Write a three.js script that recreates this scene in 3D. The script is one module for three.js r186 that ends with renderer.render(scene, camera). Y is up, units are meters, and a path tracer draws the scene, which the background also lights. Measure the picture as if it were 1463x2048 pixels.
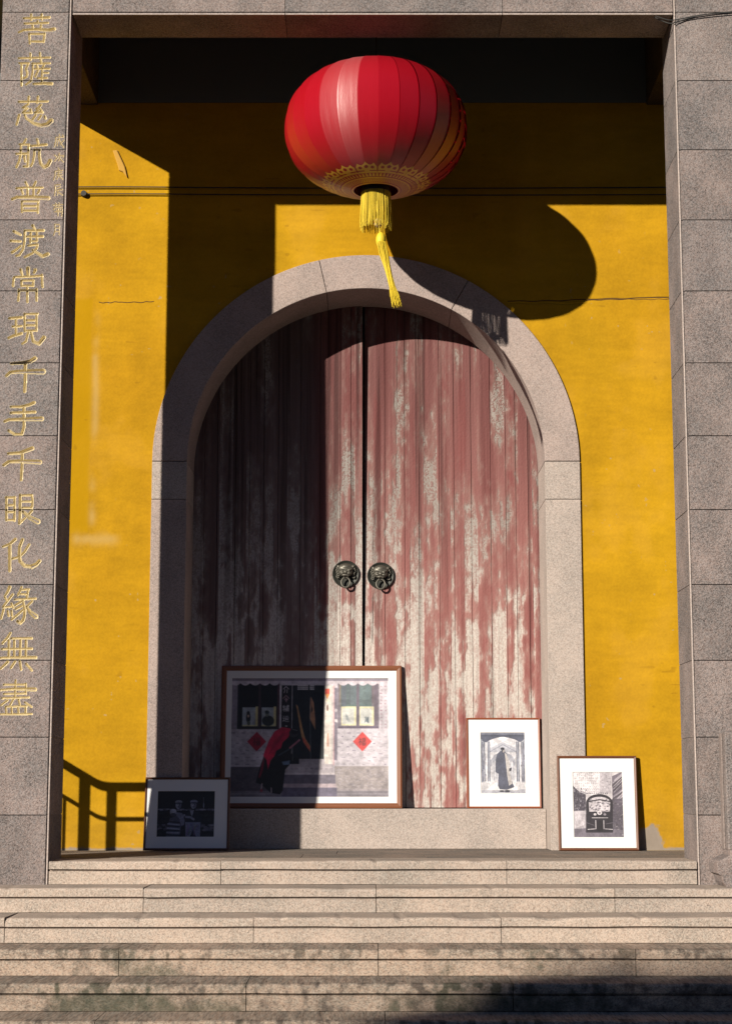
import * as THREE from 'three';
import { mergeGeometries, mergeVertices, toCreasedNormals } from 'three/addons/utils/BufferGeometryUtils.js';
import { RoundedBoxGeometry } from 'three/addons/geometries/RoundedBoxGeometry.js';

// ---------------------------------------------------------------- camera, sky, sun, exposure
// Origin: foot of the yellow wall (front face z = 0), platform at y = 0. Street side is +z.
const scene = new THREE.Scene();
const camera = new THREE.PerspectiveCamera(2 * Math.atan(1024 / 3500) * 180 / Math.PI, 731 / 1024, 0.1, 3000);
camera.position.set(0, 0.48, 13.2);
camera.rotation.x = Math.atan(546 / 3500);
const SUN = new THREE.Vector3(-0.765, 0.447, 1).normalize();
// a clear, deep blue late-afternoon sky: one smooth gradient from horizon to zenith, a little brighter towards the sun
{
  const w = 256, h = 128, d = new Float32Array(w * h * 4), dir = new THREE.Vector3();
  for (let y = 0, o = 0; y < h; y++) for (let x = 0; x < w; x++, o += 4) {
    const up = ((y + 0.5) / h - 0.5) * Math.PI, round = ((x + 0.5) / w - 0.5) * 2 * Math.PI;
    dir.set(Math.cos(round) * Math.cos(up), Math.sin(up), Math.sin(round) * Math.cos(up));
    const s = Math.max(0, Math.sin(up)), t = Math.pow(1 - s, 3), glow = 1 + 0.6 * Math.pow(Math.max(0, dir.dot(SUN)), 6);
    const k = 0.34 * glow;
    d[o] = k * (0.085 + 0.17 * t); d[o + 1] = k * (0.155 + 0.19 * t); d[o + 2] = k * (0.33 + 0.2 * t); d[o + 3] = 1;
  }
  const t = new THREE.DataTexture(d, w, h, THREE.RGBAFormat, THREE.FloatType);
  t.mapping = THREE.EquirectangularReflectionMapping; t.magFilter = t.minFilter = THREE.LinearFilter; t.wrapS = THREE.RepeatWrapping; t.needsUpdate = true;
  scene.background = t; scene.environment = t;
}
const sun = new THREE.DirectionalLight(new THREE.Color(1, 0.9, 0.76), 4.8);
sun.position.copy(SUN).multiplyScalar(45).add(new THREE.Vector3(0, 2, 0));
sun.target.position.set(0, 2, 0);
sun.castShadow = true;
sun.shadow.mapSize.set(4096, 4096);
Object.assign(sun.shadow.camera, { left: -8, right: 8, top: 8, bottom: -8, near: 1, far: 90 });
sun.shadow.radius = 1;
scene.add(sun, sun.target);
const renderer = new THREE.WebGLRenderer({ antialias: true });
renderer.setSize(731, 1024);
renderer.toneMapping = THREE.LinearToneMapping;
renderer.toneMappingExposure = 1.62;
renderer.shadowMap.enabled = true;

// ---------------------------------------------------------------- small tools
const taken = new Map();
function numbered(name) {
  const n = taken.get(name) ?? 0;
  taken.set(name, n + 1);
  return n ? name + '_' + String(n).padStart(3, '0') : name;
}
function rng(seed) {
  let s = seed >>> 0;
  return () => { s = (s + 0x6d2b79f5) | 0; let t = Math.imul(s ^ (s >>> 15), 1 | s); t = (t + Math.imul(t ^ (t >>> 7), 61 | t)) ^ t; return ((t ^ (t >>> 14)) >>> 0) / 4294967296; };
}
function thing(name, label, category, x = 0, y = 0, z = 0, group) {
  const o = new THREE.Group();
  o.name = numbered(name);
  o.position.set(x, y, z);
  o.userData = { label, category };
  if (group) o.userData.group = group;
  scene.add(o);
  return o;
}
function structure(name) {
  const o = new THREE.Group();
  o.name = numbered(name);
  o.userData = { kind: 'structure' };
  scene.add(o);
  return o;
}
function part(name, geometry, material, parent, label) {
  const m = new THREE.Mesh(geometry, material);
  m.name = parent === scene ? numbered(name) : name;
  if (parent !== scene) {
    const k = parent.children.filter((c) => c.name === name || c.name.startsWith(name + '_0') || c.name.startsWith(name + '_1')).length;
    if (k) m.name = name + '_' + String(k).padStart(3, '0');
  }
  m.castShadow = m.receiveShadow = true;
  if (label) m.userData.label = label;
  parent.add(m);
  return m;
}
const lerp = (a, b, t) => a + (b - a) * t, clamp = (x, a = 0, b = 1) => Math.min(b, Math.max(a, x));
const smooth = (a, b, x) => { const t = clamp((x - a) / (b - a)); return t * t * (3 - 2 * t); };
function hash(i, j, s) {
  let h = Math.imul(i, 374761393) + Math.imul(j, 668265263) + Math.imul(s, 974634777);
  h = Math.imul(h ^ (h >>> 13), 1274126177);
  return ((h ^ (h >>> 16)) >>> 0) / 4294967296;
}
// value noise; px, py: period in cells (0: none)
function noise(x, y, s, px = 0, py = 0) {
  let i = Math.floor(x), j = Math.floor(y);
  const u = x - i, v = y - j, a = u * u * (3 - 2 * u), b = v * v * (3 - 2 * v);
  let i1 = i + 1, j1 = j + 1;
  if (px) { i = ((i % px) + px) % px; i1 = ((i1 % px) + px) % px; }
  if (py) { j = ((j % py) + py) % py; j1 = ((j1 % py) + py) % py; }
  return lerp(lerp(hash(i, j, s), hash(i1, j, s), a), lerp(hash(i, j1, s), hash(i1, j1, s), a), b);
}
function fbm(x, y, s, oct = 4, px = 0, py = 0) {
  let sum = 0, amp = 0.5, all = 0;
  for (let k = 0; k < oct; k++) { sum += amp * noise(x, y, s + k * 17, px, py); all += amp; amp *= 0.5; x *= 2; y *= 2; px *= 2; py *= 2; }
  return sum / all;
}
const enc = (c) => 255 * (c <= 0.0031308 ? 12.92 * Math.max(0, c) : 1.055 * Math.pow(Math.min(1, c), 1 / 2.4) - 0.055);
// fn(u, v) gives linear [r, g, b]; v runs up
function colourMap(w, h, fn, repeat = true) {
  const d = new Uint8Array(w * h * 4);
  for (let y = 0, o = 0; y < h; y++) for (let x = 0; x < w; x++, o += 4) {
    const c = fn((x + 0.5) / w, (y + 0.5) / h);
    d[o] = enc(c[0]); d[o + 1] = enc(c[1]); d[o + 2] = enc(c[2]); d[o + 3] = 255;
  }
  return finish(new THREE.DataTexture(d, w, h), repeat, true);
}
function greyMap(w, h, fn, repeat = true) {
  const d = new Uint8Array(w * h * 4);
  for (let y = 0, o = 0; y < h; y++) for (let x = 0; x < w; x++, o += 4) {
    d[o] = d[o + 1] = d[o + 2] = 255 * clamp(fn((x + 0.5) / w, (y + 0.5) / h)); d[o + 3] = 255;
  }
  return finish(new THREE.DataTexture(d, w, h), repeat, false);
}
function finish(t, repeat, srgb) {
  t.wrapS = t.wrapT = repeat ? THREE.RepeatWrapping : THREE.ClampToEdgeWrapping;
  t.magFilter = THREE.LinearFilter; t.minFilter = THREE.LinearFilter;
  if (srgb) t.colorSpace = THREE.SRGBColorSpace;
  t.needsUpdate = true;
  return t;
}
const rgb = (r, g, b) => new THREE.Color().setRGB(r, g, b);
// uv in metres from the dominant face direction, scaled by k, shifted so that blocks differ
function boxUV(g, k = 1, du = 0, dv = 0) {
  if (g.index) g = g.toNonIndexed();
  if (!g.attributes.normal) g.computeVertexNormals();
  const p = g.attributes.position, uv = new Float32Array(p.count * 2), A = new THREE.Vector3(), B = new THREE.Vector3(), C = new THREE.Vector3();
  for (let i = 0; i < p.count; i += 3) {
    A.fromBufferAttribute(p, i); B.fromBufferAttribute(p, i + 1); C.fromBufferAttribute(p, i + 2);
    const n = B.clone().sub(A).cross(C.clone().sub(A)), ax = Math.abs(n.x), ay = Math.abs(n.y), az = Math.abs(n.z);
    for (let j = 0; j < 3; j++) {
      const x = p.getX(i + j), y = p.getY(i + j), z = p.getZ(i + j);
      const [u, v] = az >= ax && az >= ay ? [x, y] : ax >= ay ? [z + 0.37, y] : [x, z + 0.71];
      uv[(i + j) * 2] = u * k + du; uv[(i + j) * 2 + 1] = v * k + dv;
    }
  }
  g.setAttribute('uv', new THREE.BufferAttribute(uv, 2));
  return g;
}
// a box with small chamfers, uv in metres
function block(x0, x1, y0, y1, z0, z1, r = 0.004, du = 0, dv = 0) {
  const g = new RoundedBoxGeometry(x1 - x0, y1 - y0, z1 - z0, 1, r);
  g.translate((x0 + x1) / 2, (y0 + y1) / 2, (z0 + z1) / 2);
  return boxUV(g, 1, du, dv);
}
function plainBox(x0, x1, y0, y1, z0, z1) {
  const g = new THREE.BoxGeometry(x1 - x0, y1 - y0, z1 - z0);
  g.translate((x0 + x1) / 2, (y0 + y1) / 2, (z0 + z1) / 2);
  return boxUV(g);
}
function tube(points, r, seg = 40, rad = 6) {
  return new THREE.TubeGeometry(new THREE.CatmullRomCurve3(points.map((p) => new THREE.Vector3(...p))), seg, r, rad);
}
const only = (g) => { const o = new THREE.BufferGeometry(); const s = g.index ? g.toNonIndexed() : g; o.setAttribute('position', s.attributes.position); o.setAttribute('normal', s.attributes.normal); o.setAttribute('uv', s.attributes.uv); return o; };
const merge = (list) => mergeGeometries(list.map(only));

// ---------------------------------------------------------------- materials
// granite: a 1.28 m tile of speckle, multiplied by the colour of each stone
const graniteFn = (seed, dark, light, tint) => (u, v) => {
  const x = u * 256, y = v * 256;
  const grain = noise(x * 0.75, y * 0.75, seed, 192, 192), fine = noise(x * 1.5, y * 1.5, seed + 3, 384, 384), big = fbm(u * 6, v * 6, seed + 9, 4, 6, 6);
  let k = 0.74 + (grain - 0.5) * 0.5 + (fine - 0.5) * 0.42 + (big - 0.5) * 0.42;
  const spot = noise(x * 0.5, y * 0.5, seed + 21, 128, 128) * 0.55 + fine * 0.45;
  if (spot < dark) k *= 0.3 + 0.5 * spot / dark;
  if (spot > light) k *= 1.35;
  const w = (noise(x * 0.5 + 7, y * 0.5, seed + 31, 128, 128) - 0.5) * tint + (big - 0.5) * tint;
  return [clamp(k * (1 + w)), clamp(k), clamp(k * (1 - w * 0.5))];
};
const graniteMap = colourMap(1024, 1024, graniteFn(11, 0.27, 0.8, 0.2));
const paleMap = colourMap(1024, 1024, (() => { const f = graniteFn(61, 0.26, 0.9, 0.08); return (u, v) => { const c = f(u, v); return c.map((q) => lerp(0.8, q, 0.62)); }; })());
const stepMap = colourMap(1024, 1024, (() => { const f = graniteFn(41, 0.26, 0.82, 0.12); return (u, v) => f(u, v).map((q) => lerp(0.76, q, 0.72)); })());
const pillarMap = colourMap(1024, 1024, (() => { const f = graniteFn(11, 0.27, 0.82, 0.12); return (u, v) => { const st = 0.82 + 0.36 * fbm(u * 9 + 2, v * 3 + 5, 71, 4, 9, 3); return f(u, v).map((q) => lerp(0.76, q, 0.95) * st); }; })());
const roughBump = greyMap(1024, 1024, (u, v) => 0.5 * noise(u * 200, v * 200, 5, 200, 200) + 0.35 * noise(u * 410, v * 410, 6, 410, 410) + 0.15 * fbm(u * 20, v * 20, 7, 3, 20, 20));
const inMetres = (t, k) => { const c = t.clone(); c.repeat.set(1 / k, 1 / k); c.needsUpdate = true; return c; };
const gMap = inMetres(graniteMap, 1.28), pMap = inMetres(paleMap, 1.28), sMap = inMetres(stepMap, 1.28), hMap = inMetres(pillarMap, 1.28), bMap = inMetres(roughBump, 0.9);
const stone = (r, g, b, map, bump) => new THREE.MeshPhysicalMaterial({ color: rgb(r, g, b), map, bumpMap: bMap, bumpScale: bump, roughness: 0.95, specularIntensity: 0.15 });
const M = {
  pillar: [stone(0.262, 0.228, 0.22, hMap, 0.004), stone(0.242, 0.212, 0.207, hMap, 0.004), stone(0.275, 0.232, 0.222, hMap, 0.004), stone(0.252, 0.214, 0.205, hMap, 0.004)],
  bead: stone(0.5, 0.43, 0.4, pMap, 0.0005),
  pillarSide: stone(0.27, 0.225, 0.21, pMap, 0.001),
  arch: [stone(0.4, 0.33, 0.305, pMap, 0.001), stone(0.385, 0.32, 0.3, pMap, 0.001), stone(0.45, 0.39, 0.355, pMap, 0.001)],
  step: [stone(0.455, 0.38, 0.325, sMap, 0.002), stone(0.43, 0.365, 0.317, sMap, 0.002), stone(0.48, 0.4, 0.34, sMap, 0.002)],
  floor: stone(0.26, 0.22, 0.19, gMap, 0.001),
  beam: stone(0.1, 0.075, 0.05, gMap, 0.002),
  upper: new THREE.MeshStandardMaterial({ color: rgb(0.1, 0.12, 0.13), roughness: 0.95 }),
  gold: new THREE.MeshStandardMaterial({ color: rgb(0.54, 0.455, 0.27), metalness: 0.2, roughness: 0.4 }),
  oldGold: new THREE.MeshStandardMaterial({ color: rgb(0.48, 0.4, 0.25), metalness: 0.2, roughness: 0.5 }),
  bronze: new THREE.MeshStandardMaterial({ color: rgb(0.1, 0.095, 0.08), metalness: 0.5, roughness: 0.46 }),
  plate: new THREE.MeshStandardMaterial({ color: rgb(0.022, 0.024, 0.02), metalness: 0.3, roughness: 0.55 }),
  black: new THREE.MeshStandardMaterial({ color: rgb(0.015, 0.015, 0.016), roughness: 0.6 }),
  cable: new THREE.MeshStandardMaterial({ color: rgb(0.02, 0.02, 0.02), roughness: 0.7 }),
  iron: new THREE.MeshStandardMaterial({ color: rgb(0.05, 0.05, 0.05), metalness: 0.5, roughness: 0.5 }),
  mat: new THREE.MeshStandardMaterial({ color: rgb(0.62, 0.625, 0.635), roughness: 0.9 }),
  backing: new THREE.MeshStandardMaterial({ color: rgb(0.2, 0.14, 0.09), roughness: 0.9 }),
  paving: stone(0.03, 0.029, 0.029, gMap, 0.002),
};

// ---------------------------------------------------------------- yellow plaster wall with the arched opening
const RO = 1.636, RI = 1.368, SPRING = 2.93;                       // outer and inner radius of the stone arch, height of its centre
const wallFn = (u, v) => {
  const x = (u - 0.5) * 6, y = v * 6;
  const cloud = fbm(x * 0.9 + 40, y * 0.9 + 9, 101, 5), mid = fbm(x * 4 + 11, y * 3 + 5, 103, 4), fine = noise(x * 90 + 200, y * 90 + 100, 105), drip = fbm(x * 7 + 30, y * 0.6, 107, 4);
  let k = 1 + (cloud - 0.5) * 0.34 + (mid - 0.5) * 0.3 + (fine - 0.5) * 0.12 + (drip - 0.5) * 0.14;
  const brushed = fbm(x * 9 + 60 + 3 * noise(x * 2, y * 2, 149), y * 34 + 3, 147, 3), wash = fbm(x * 1.7 + 60, y * 7 + 3, 141, 4), old = smooth(0.5, 0.7, fbm(x * 1.3 + 7, y * 1.1 + 70, 143, 5));
  k *= 1 + (wash - 0.5) * 0.22 - old * 0.12 + (brushed - 0.5) * 0.16;
  let c = [0.675 * k, 0.372 * k * lerp(0.93, 1.07, cloud), 0.013 * k];
  const pale = smooth(0.55, 0.75, mid) * 0.12;                     // faded, chalky places
  c = c.map((q, i) => lerp(q, [0.74, 0.42, 0.09][i], pale));
  // the taller patch left of the arch, painted with another batch, with a chalky rim
  const wob = (fbm(x * 6 + 3, y * 2.4, 111, 3) - 0.5) * 0.05;
  const inP = smooth(-2.105, -2.125, x + wob) * smooth(2.36, 2.4, y + wob) * smooth(4.23, 4.19, y - wob);
  c = c.map((q, i) => lerp(q, [0.62, 0.345, 0.002][i], inP * 0.8));
  const rim = Math.exp(-(((x + wob * 0.6 + 2.085) / 0.028) ** 2)) * smooth(2.4, 2.5, y) * smooth(4.22, 4.1, y) * smooth(0.35, 0.55, fbm(x * 2, y * 3.1, 115, 3))
    + Math.exp(-(((y + wob * 0.5 - 2.33) / 0.045) ** 2)) * smooth(-2.26, -2.2, x) * smooth(-1.84, -1.95, x) * smooth(0.3, 0.6, fbm(x * 9, y * 9, 117, 3));
  c = c.map((q, i) => lerp(q, [0.72, 0.5, 0.18][i], clamp(rim) * 0.55));
  // small scuffs and dark nicks
  const nick = smooth(0.87, 0.95, noise(x * 13 + 80, y * 31 + 80, 121)) * smooth(0.6, 0.8, noise(x * 2.2 + 5, y * 2.2 + 9, 123));
  c = c.map((q, i) => lerp(q, [0.2, 0.09, 0.01][i], nick * 0.28));
  // bare mortar low on the right, along the floor
  const bareN = fbm(x * 16 + 9, y * 16 + 9, 127, 4);
  const d = Math.hypot((x - 2.1) / 0.1, (y - 0.07) / 0.11), bare = smooth(1.15, 0.9, d + (bareN - 0.5) * 1.1) + smooth(0.03, 0.012, y + (bareN - 0.5) * 0.04);
  c = c.map((q, i) => lerp(q, [0.42, 0.36, 0.31][i] * (0.8 + 0.4 * bareN), clamp(bare)));
  const chip = smooth(0.83, 0.87, fbm(x * 22 + 90, y * 22 + 90, 151, 3)) * smooth(0.4, 0.7, noise(x * 1.7 + 30, y * 1.7 + 30, 153));
  c = c.map((q, i) => lerp(q, [0.6, 0.42, 0.2][i], chip * 0.7));
  const foot = smooth(0.5, 0.0, y + (fbm(x * 5, y * 2, 155, 3) - 0.5) * 0.5) * 0.12;                 // splashed dirt along the floor
  c = c.map((q, i) => lerp(q, [0.3, 0.2, 0.09][i], foot));
  return c.map((q) => q * 0.56);
};
const wallBumpFn = (u, v) => {
  const x = (u - 0.5) * 6, y = v * 6;
  let h = 0.62 + (fbm(x * 2.2 + 20, y * 2.2 + 20, 131, 4) - 0.5) * 0.5 + (fbm(x * 26 + 9, y * 26, 133, 3) - 0.5) * 0.09;
  const wob = (fbm(x * 3 + 20, 1.5, 135, 3) - 0.5) * 0.05;
  const line = (yc, x0, x1, w) => smooth(w, w * 0.3, Math.abs(y + wob - yc)) * smooth(x0, x0 + 0.02, x) * smooth(x1, x1 - 0.02, x);
  h -= 0.55 * clamp(line(4.215, 1.36, 2.5, 0.013) + line(4.19, 1.1, 1.7, 0.01) * 0.7);
  return h;
};
{
  const w = thing('plaster_wall', 'yellow plastered wall with a round arched doorway, scuffed and cracked', 'wall');
  const s = new THREE.Shape();
  s.moveTo(-7, -0.02); s.lineTo(-RO, -0.02); s.lineTo(-RO, SPRING); s.absarc(0, SPRING, RO, Math.PI, 0, true); s.lineTo(RO, -0.02); s.lineTo(7, -0.02); s.lineTo(7, 5.82); s.lineTo(-7, 5.82); s.closePath();
  const g = new THREE.ExtrudeGeometry(s, { depth: 0.4, bevelEnabled: false, curveSegments: 48 });
  g.translate(0, 0, -0.4);
  const uv = g.attributes.uv, p = g.attributes.position;
  for (let i = 0; i < uv.count; i++) uv.setXY(i, (p.getX(i) + (Math.abs(p.getZ(i)) > 0.2 ? 0.13 : 0)) / 6 + 0.5, p.getY(i) / 6);
  const map = colourMap(1536, 1536, wallFn), bump = greyMap(1536, 1536, wallBumpFn);
  part('plaster', g, new THREE.MeshPhysicalMaterial({ map, bumpMap: bump, bumpScale: 0.012, roughness: 0.95, specularIntensity: 0.25 }), w);
  // a lifted flake of plaster high on the left and the slits of two old cracks
  const f = new THREE.Shape([[-1.985, 5.415], [-1.962, 5.418], [-1.925, 5.34], [-1.9, 5.285], [-1.877, 5.205], [-1.905, 5.25], [-1.935, 5.262], [-1.945, 5.3]].map((q) => new THREE.Vector2(...q)));
  const fg = new THREE.ExtrudeGeometry(f, { depth: 0.012, bevelEnabled: true, bevelThickness: 0.005, bevelSize: 0.006, bevelSegments: 1 });
  fg.translate(0, 0, 0.001);
  part('plaster_flake', fg, new THREE.MeshStandardMaterial({ color: rgb(0.42, 0.24, 0.04), roughness: 0.9 }), w);
  const crackMat = new THREE.MeshStandardMaterial({ color: rgb(0.07, 0.035, 0.01), roughness: 1 });
  const crack = (x0, x1, y0, y1, r, seed) => {
    const q = rng(seed), pts = [];
    for (let k = 0; k <= 14; k++) pts.push([lerp(x0, x1, k / 14), lerp(y0, y1, k / 14) + (q() - 0.5) * 0.012, 0.0008]);
    const t = tube(pts, r, 60, 5); t.scale(1, 1, 0.35); return t;
  };
  part('crack', crack(-2.075, -1.648, 4.19, 4.194, 0.0035, 3), crackMat, w);
  part('crack', crack(1.1, 2.5, 4.196, 4.232, 0.004, 5), crackMat, w);
  part('crack', crack(1.7, 2.5, 4.206, 4.222, 0.0025, 8), crackMat, w);
}
{
  const t = structure('porch_ceiling');
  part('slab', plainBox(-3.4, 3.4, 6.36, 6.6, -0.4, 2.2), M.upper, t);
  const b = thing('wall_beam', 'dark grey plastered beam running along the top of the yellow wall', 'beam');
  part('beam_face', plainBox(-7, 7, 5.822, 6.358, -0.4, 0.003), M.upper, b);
}

// ---------------------------------------------------------------- stone arch round the door
{
  const t = thing('stone_arch', 'pale granite surround of the arched doorway, cut in large blocks', 'arch');
  const Z0 = -0.52, Z1 = 0.02;
  const arc = (a0, a1, seed) => {
    const s = new THREE.Shape(), e = 0.0016;
    const A0 = a0 + e, A1 = a1 - e;
    s.absarc(0, SPRING, RO - 0.001, A0, A1, false);
    s.absarc(0, SPRING, RI, A1, A0, true);
    s.closePath();
    const g = new THREE.ExtrudeGeometry(s, { depth: Z1 - Z0 - 0.006, bevelEnabled: true, bevelThickness: 0.003, bevelSize: 0.003, bevelOffset: -0.003, bevelSegments: 1, curveSegments: 40 });
    g.translate(0, 0, Z0 + 0.003);
    return boxUV(toCreasedNormals(g, 0.5), 1, seed * 0.37, seed * 0.61);
  };
  part('voussoir', arc(0, 1.065, 1), M.arch[0], t);
  part('voussoir', arc(1.065, 1.795, 2), M.arch[1], t);
  part('voussoir', arc(1.795, Math.PI, 3), M.arch[0], t);
  for (const s of [-1, 1]) {
    const a = s < 0 ? -RO + 0.001 : RI, b = s < 0 ? -RI : RO - 0.001;
    part('jamb_stone', block(a, b, 2.637, SPRING - 0.003, Z0, Z1 + 0.001, 0.003, s, 2), M.arch[2], t);
    part('jamb_stone', block(a, b, 0.001, 2.633, Z0, Z1, 0.003, s, 5), M.arch[s < 0 ? 0 : 2], t);
  }
  const th = thing('door_threshold', 'broad pale stone sill under the red double door', 'threshold');
  part('sill_stone', block(-RI + 0.002, RI - 0.002, 0.001, 0.301, -0.66, -0.28, 0.006, 3, 7), M.arch[2], th);
}

// ---------------------------------------------------------------- the two door leaves
let wornAt = 0;
const doorFn = (u, v) => {
  const x = (u - 0.5) * 3, y = 0.2 + v * 4.3;                       // metres across and up
  const k = Math.floor((x + 3) / 0.108), r1 = hash(k, 3, 7), r2 = hash(k, 5, 9);
  const grain = fbm(x * 70 + 300, y * 1.8 + 20, 201, 4), crackle = noise(x * 130 + 600, y * 90 + 9, 207) * 0.55 + noise(x * 280 + 600, y * 220 + 9, 209) * 0.45;
  const patch = fbm(x * 7 + 40 + r1 * 9, y * 2.3 + r2 * 20, 205, 5), streak = fbm(x * 20 + 90, y * 0.6 + r1 * 3, 203, 4), ragged = fbm(x * 38 + 60, y * 15 + 7, 221, 4), soft = fbm(x * 4 + 9, y * 0.8 + 33, 223, 4);
  const age = smooth(3.9, 1.0, y);                                  // rain and sun reach the lower part
  let c = [lerp(0.22, 0.4, age), lerp(0.09, 0.168, age), lerp(0.088, 0.158, age)];
  const tone = (streak - 0.5) * 1.5 + (soft - 0.5) * 0.7 + (grain - 0.5) * 0.35;
  c = c.map((q, i) => q * (1 + tone * [0.42, 0.62, 0.6][i]));
  const fresh = smooth(0.54, 0.72, fbm(x * 13 + 9, y * 0.9 + 44, 211, 3));   // strips of redder paint
  c = c.map((q, i) => lerp(q, [0.36, 0.09, 0.09][i] * lerp(0.6, 1.05, age), fresh * 0.45));
  // worn to the bleached filler and wood beneath; the sunlit strip is painted whiter
  const bias = 0.09 * smooth(-0.34, -0.26, x) * smooth(0.02, -0.06, x) + (y > 3.1 ? -0.2 : y > 2.6 ? lerp(-0.06, -0.2, (y - 2.6) / 0.5) : y > 1.9 ? lerp(-0.025, -0.06, (y - 1.9) / 0.7) : y > 1.25 ? lerp(0.085, -0.025, (y - 1.25) / 0.65) : lerp(0.03, 0.085, (y - 0.3) / 0.95));
  const val = (patch - 0.5) * 1.05 + (streak - 0.5) * 0.5 + (ragged - 0.5) * 0.42 + (r2 - 0.5) * 0.1 + bias;
  const pinkish = smooth(-0.24, 0.04, val), worn = smooth(-0.05, 0.18, val) * lerp(smooth(0.3, 0.62, crackle + (ragged - 0.5) * 0.5), 1, age * 0.75);
  c = c.map((q, i) => lerp(q, [0.47, 0.275, 0.25][i] * lerp(0.62, 1, age) * (0.9 + 0.2 * crackle), pinkish * 0.7));
  const chalk = lerp(0.52, 1, smooth(3.0, 1.4, y));
  const wood = [0.82, 0.775, 0.725].map((q) => q * chalk * (0.82 + 0.22 * grain) * (0.84 + 0.22 * crackle) * (0.86 + 0.26 * soft));
  c = c.map((q, i) => lerp(q, wood[i], worn * (0.8 + 0.2 * crackle)));
  wornAt = worn * 0.75 + pinkish * 0.25;
  const drip = smooth(0.58, 0.76, fbm(x * 30 + 71, y * 0.4 + 3, 213, 3)) * lerp(0.5, 0.22, age);     // dark runs of water
  c = c.map((q) => q * (1 - drip) * (0.9 + 0.2 * grain));
  const grey = smooth(-0.3, -0.5, x) * 0.6 + smooth(0.25, -0.1, x) * 0.08, lum = c[0] * 0.3 + c[1] * 0.6 + c[2] * 0.1;   // pillar shadow painted in as greyer, duller colour on the other leaf
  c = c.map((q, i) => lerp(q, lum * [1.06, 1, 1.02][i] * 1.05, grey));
  const split = smooth(0.006, 0.002, Math.abs(x - 0.052 - 0.01 * (fbm(3.3, y * 6, 231, 3) - 0.5))) * smooth(1.55, 1.62, y) * smooth(2.5, 2.3, y) * smooth(0.4, 0.55, fbm(5, y * 7, 233, 3));
  return c.map((q) => 0.62 * q * (1 - 0.8 * split));
};
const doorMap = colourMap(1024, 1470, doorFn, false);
const doorBump = greyMap(1024, 1470, (u, v) => { doorFn(u, v); const x = (u - 0.5) * 3, y = 0.2 + v * 4.3; return 0.78 - 0.42 * smooth(0.2, 0.75, wornAt) + 0.3 * (fbm(x * 60 + 300, y * 1.6 + 20, 201, 3) - 0.5) + 0.2 * (noise(x * 130 + 600, y * 90 + 9, 207) - 0.5); }, false);
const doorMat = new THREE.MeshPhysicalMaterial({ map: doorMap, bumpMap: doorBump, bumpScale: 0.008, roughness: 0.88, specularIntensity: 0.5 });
function plank(x0, x1, oz, ytop, seed) {
  const q = rng(seed * 131 + 7), s = new THREE.Shape(), n = 14, y0 = 0.306, y1 = ytop;
  const edge = (x, sgn) => x + sgn * (0.0005 + 0.0016 * q());
  s.moveTo(edge(x0, 1), y0);
  for (let i = 0; i <= n; i++) s.lineTo(edge(x1, -1), lerp(y0, y1, i / n));
  for (let i = n; i > 0; i--) s.lineTo(edge(x0, 1), lerp(y0, y1, i / n));
  s.closePath();
  const g = new THREE.ExtrudeGeometry(s, { depth: 0.03, bevelEnabled: true, bevelThickness: 0.003, bevelSize: 0.002, bevelOffset: -0.002, bevelSegments: 1 });
  g.translate(0, 0, -0.036 + oz);
  const p = g.attributes.position, uv = g.attributes.uv;
  for (let i = 0; i < p.count; i++) uv.setXY(i, p.getX(i) / 3 + 0.5, (p.getY(i) - 0.2) / 4.3);
  return g;
}
const bronzeParts = (() => {
  const plate = new THREE.LatheGeometry([[0, -0.008], [0.03, -0.006], [0.07, 0], [0.094, 0.004], [0.1, 0.014], [0.105, 0.012], [0.107, 0], [0.107, -0.012]].map((q) => new THREE.Vector2(...q)), 40);
  plate.rotateX(Math.PI / 2);
  const lump = (x, y, z, a, b, c, rz = 0, d = 12) => { const g = new THREE.SphereGeometry(1, d, Math.ceil(d * 0.7)); g.scale(a, b, c); g.rotateZ(rz); g.translate(x, y, z); return g; };
  const bits = [lump(0, 0.022, 0.012, 0.056, 0.038, 0.032, 0, 20), lump(0, -0.004, 0.02, 0.05, 0.032, 0.03, 0, 18), lump(0, 0.033, 0.028, 0.034, 0.02, 0.018), lump(0, -0.006, 0.05, 0.016, 0.012, 0.014), lump(0, -0.024, 0.034, 0.036, 0.012, 0.02)];
  for (const s of [-1, 1]) {
    bits.push(lump(s * 0.026, 0.012, 0.042, 0.022, 0.007, 0.01, s * 0.35), lump(s * 0.023, 0.001, 0.044, 0.009, 0.008, 0.008), lump(s * 0.022, -0.013, 0.046, 0.018, 0.01, 0.012), lump(s * 0.05, 0.035, 0.016, 0.012, 0.016, 0.01, s * -0.6), lump(s * 0.014, -0.03, 0.046, 0.004, 0.01, 0.004));
    for (let k = 0; k < 5; k++) { const c = new THREE.TorusGeometry(0.008, 0.0042, 5, 10); c.translate(s * (0.056 + 0.004 * Math.sin(k * 1.6)), 0.028 - k * 0.016, 0.014); bits.push(c); }
  }
  const head = mergeGeometries(bits.map((g) => only(g)));
  head.scale(1.12, 1.12, 1.1); head.translate(0, 0.014, 0.006);
  const ring = new THREE.TorusGeometry(0.037, 0.0075, 10, 36);
  ring.scale(0.92, 1.08, 1); ring.rotateX(-0.16); ring.translate(0, -0.072, 0.042);
  return { plate, head, ring };
})();
function knocker(x, y, z, parent) {
  const k = new THREE.Group();
  k.name = 'door_knocker'; k.position.set(x, y, z); parent.add(k);
  part('plate', bronzeParts.plate, M.plate, k); part('lion_head', bronzeParts.head, M.bronze, k); part('ring', bronzeParts.ring, M.bronze, k);
}
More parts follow.
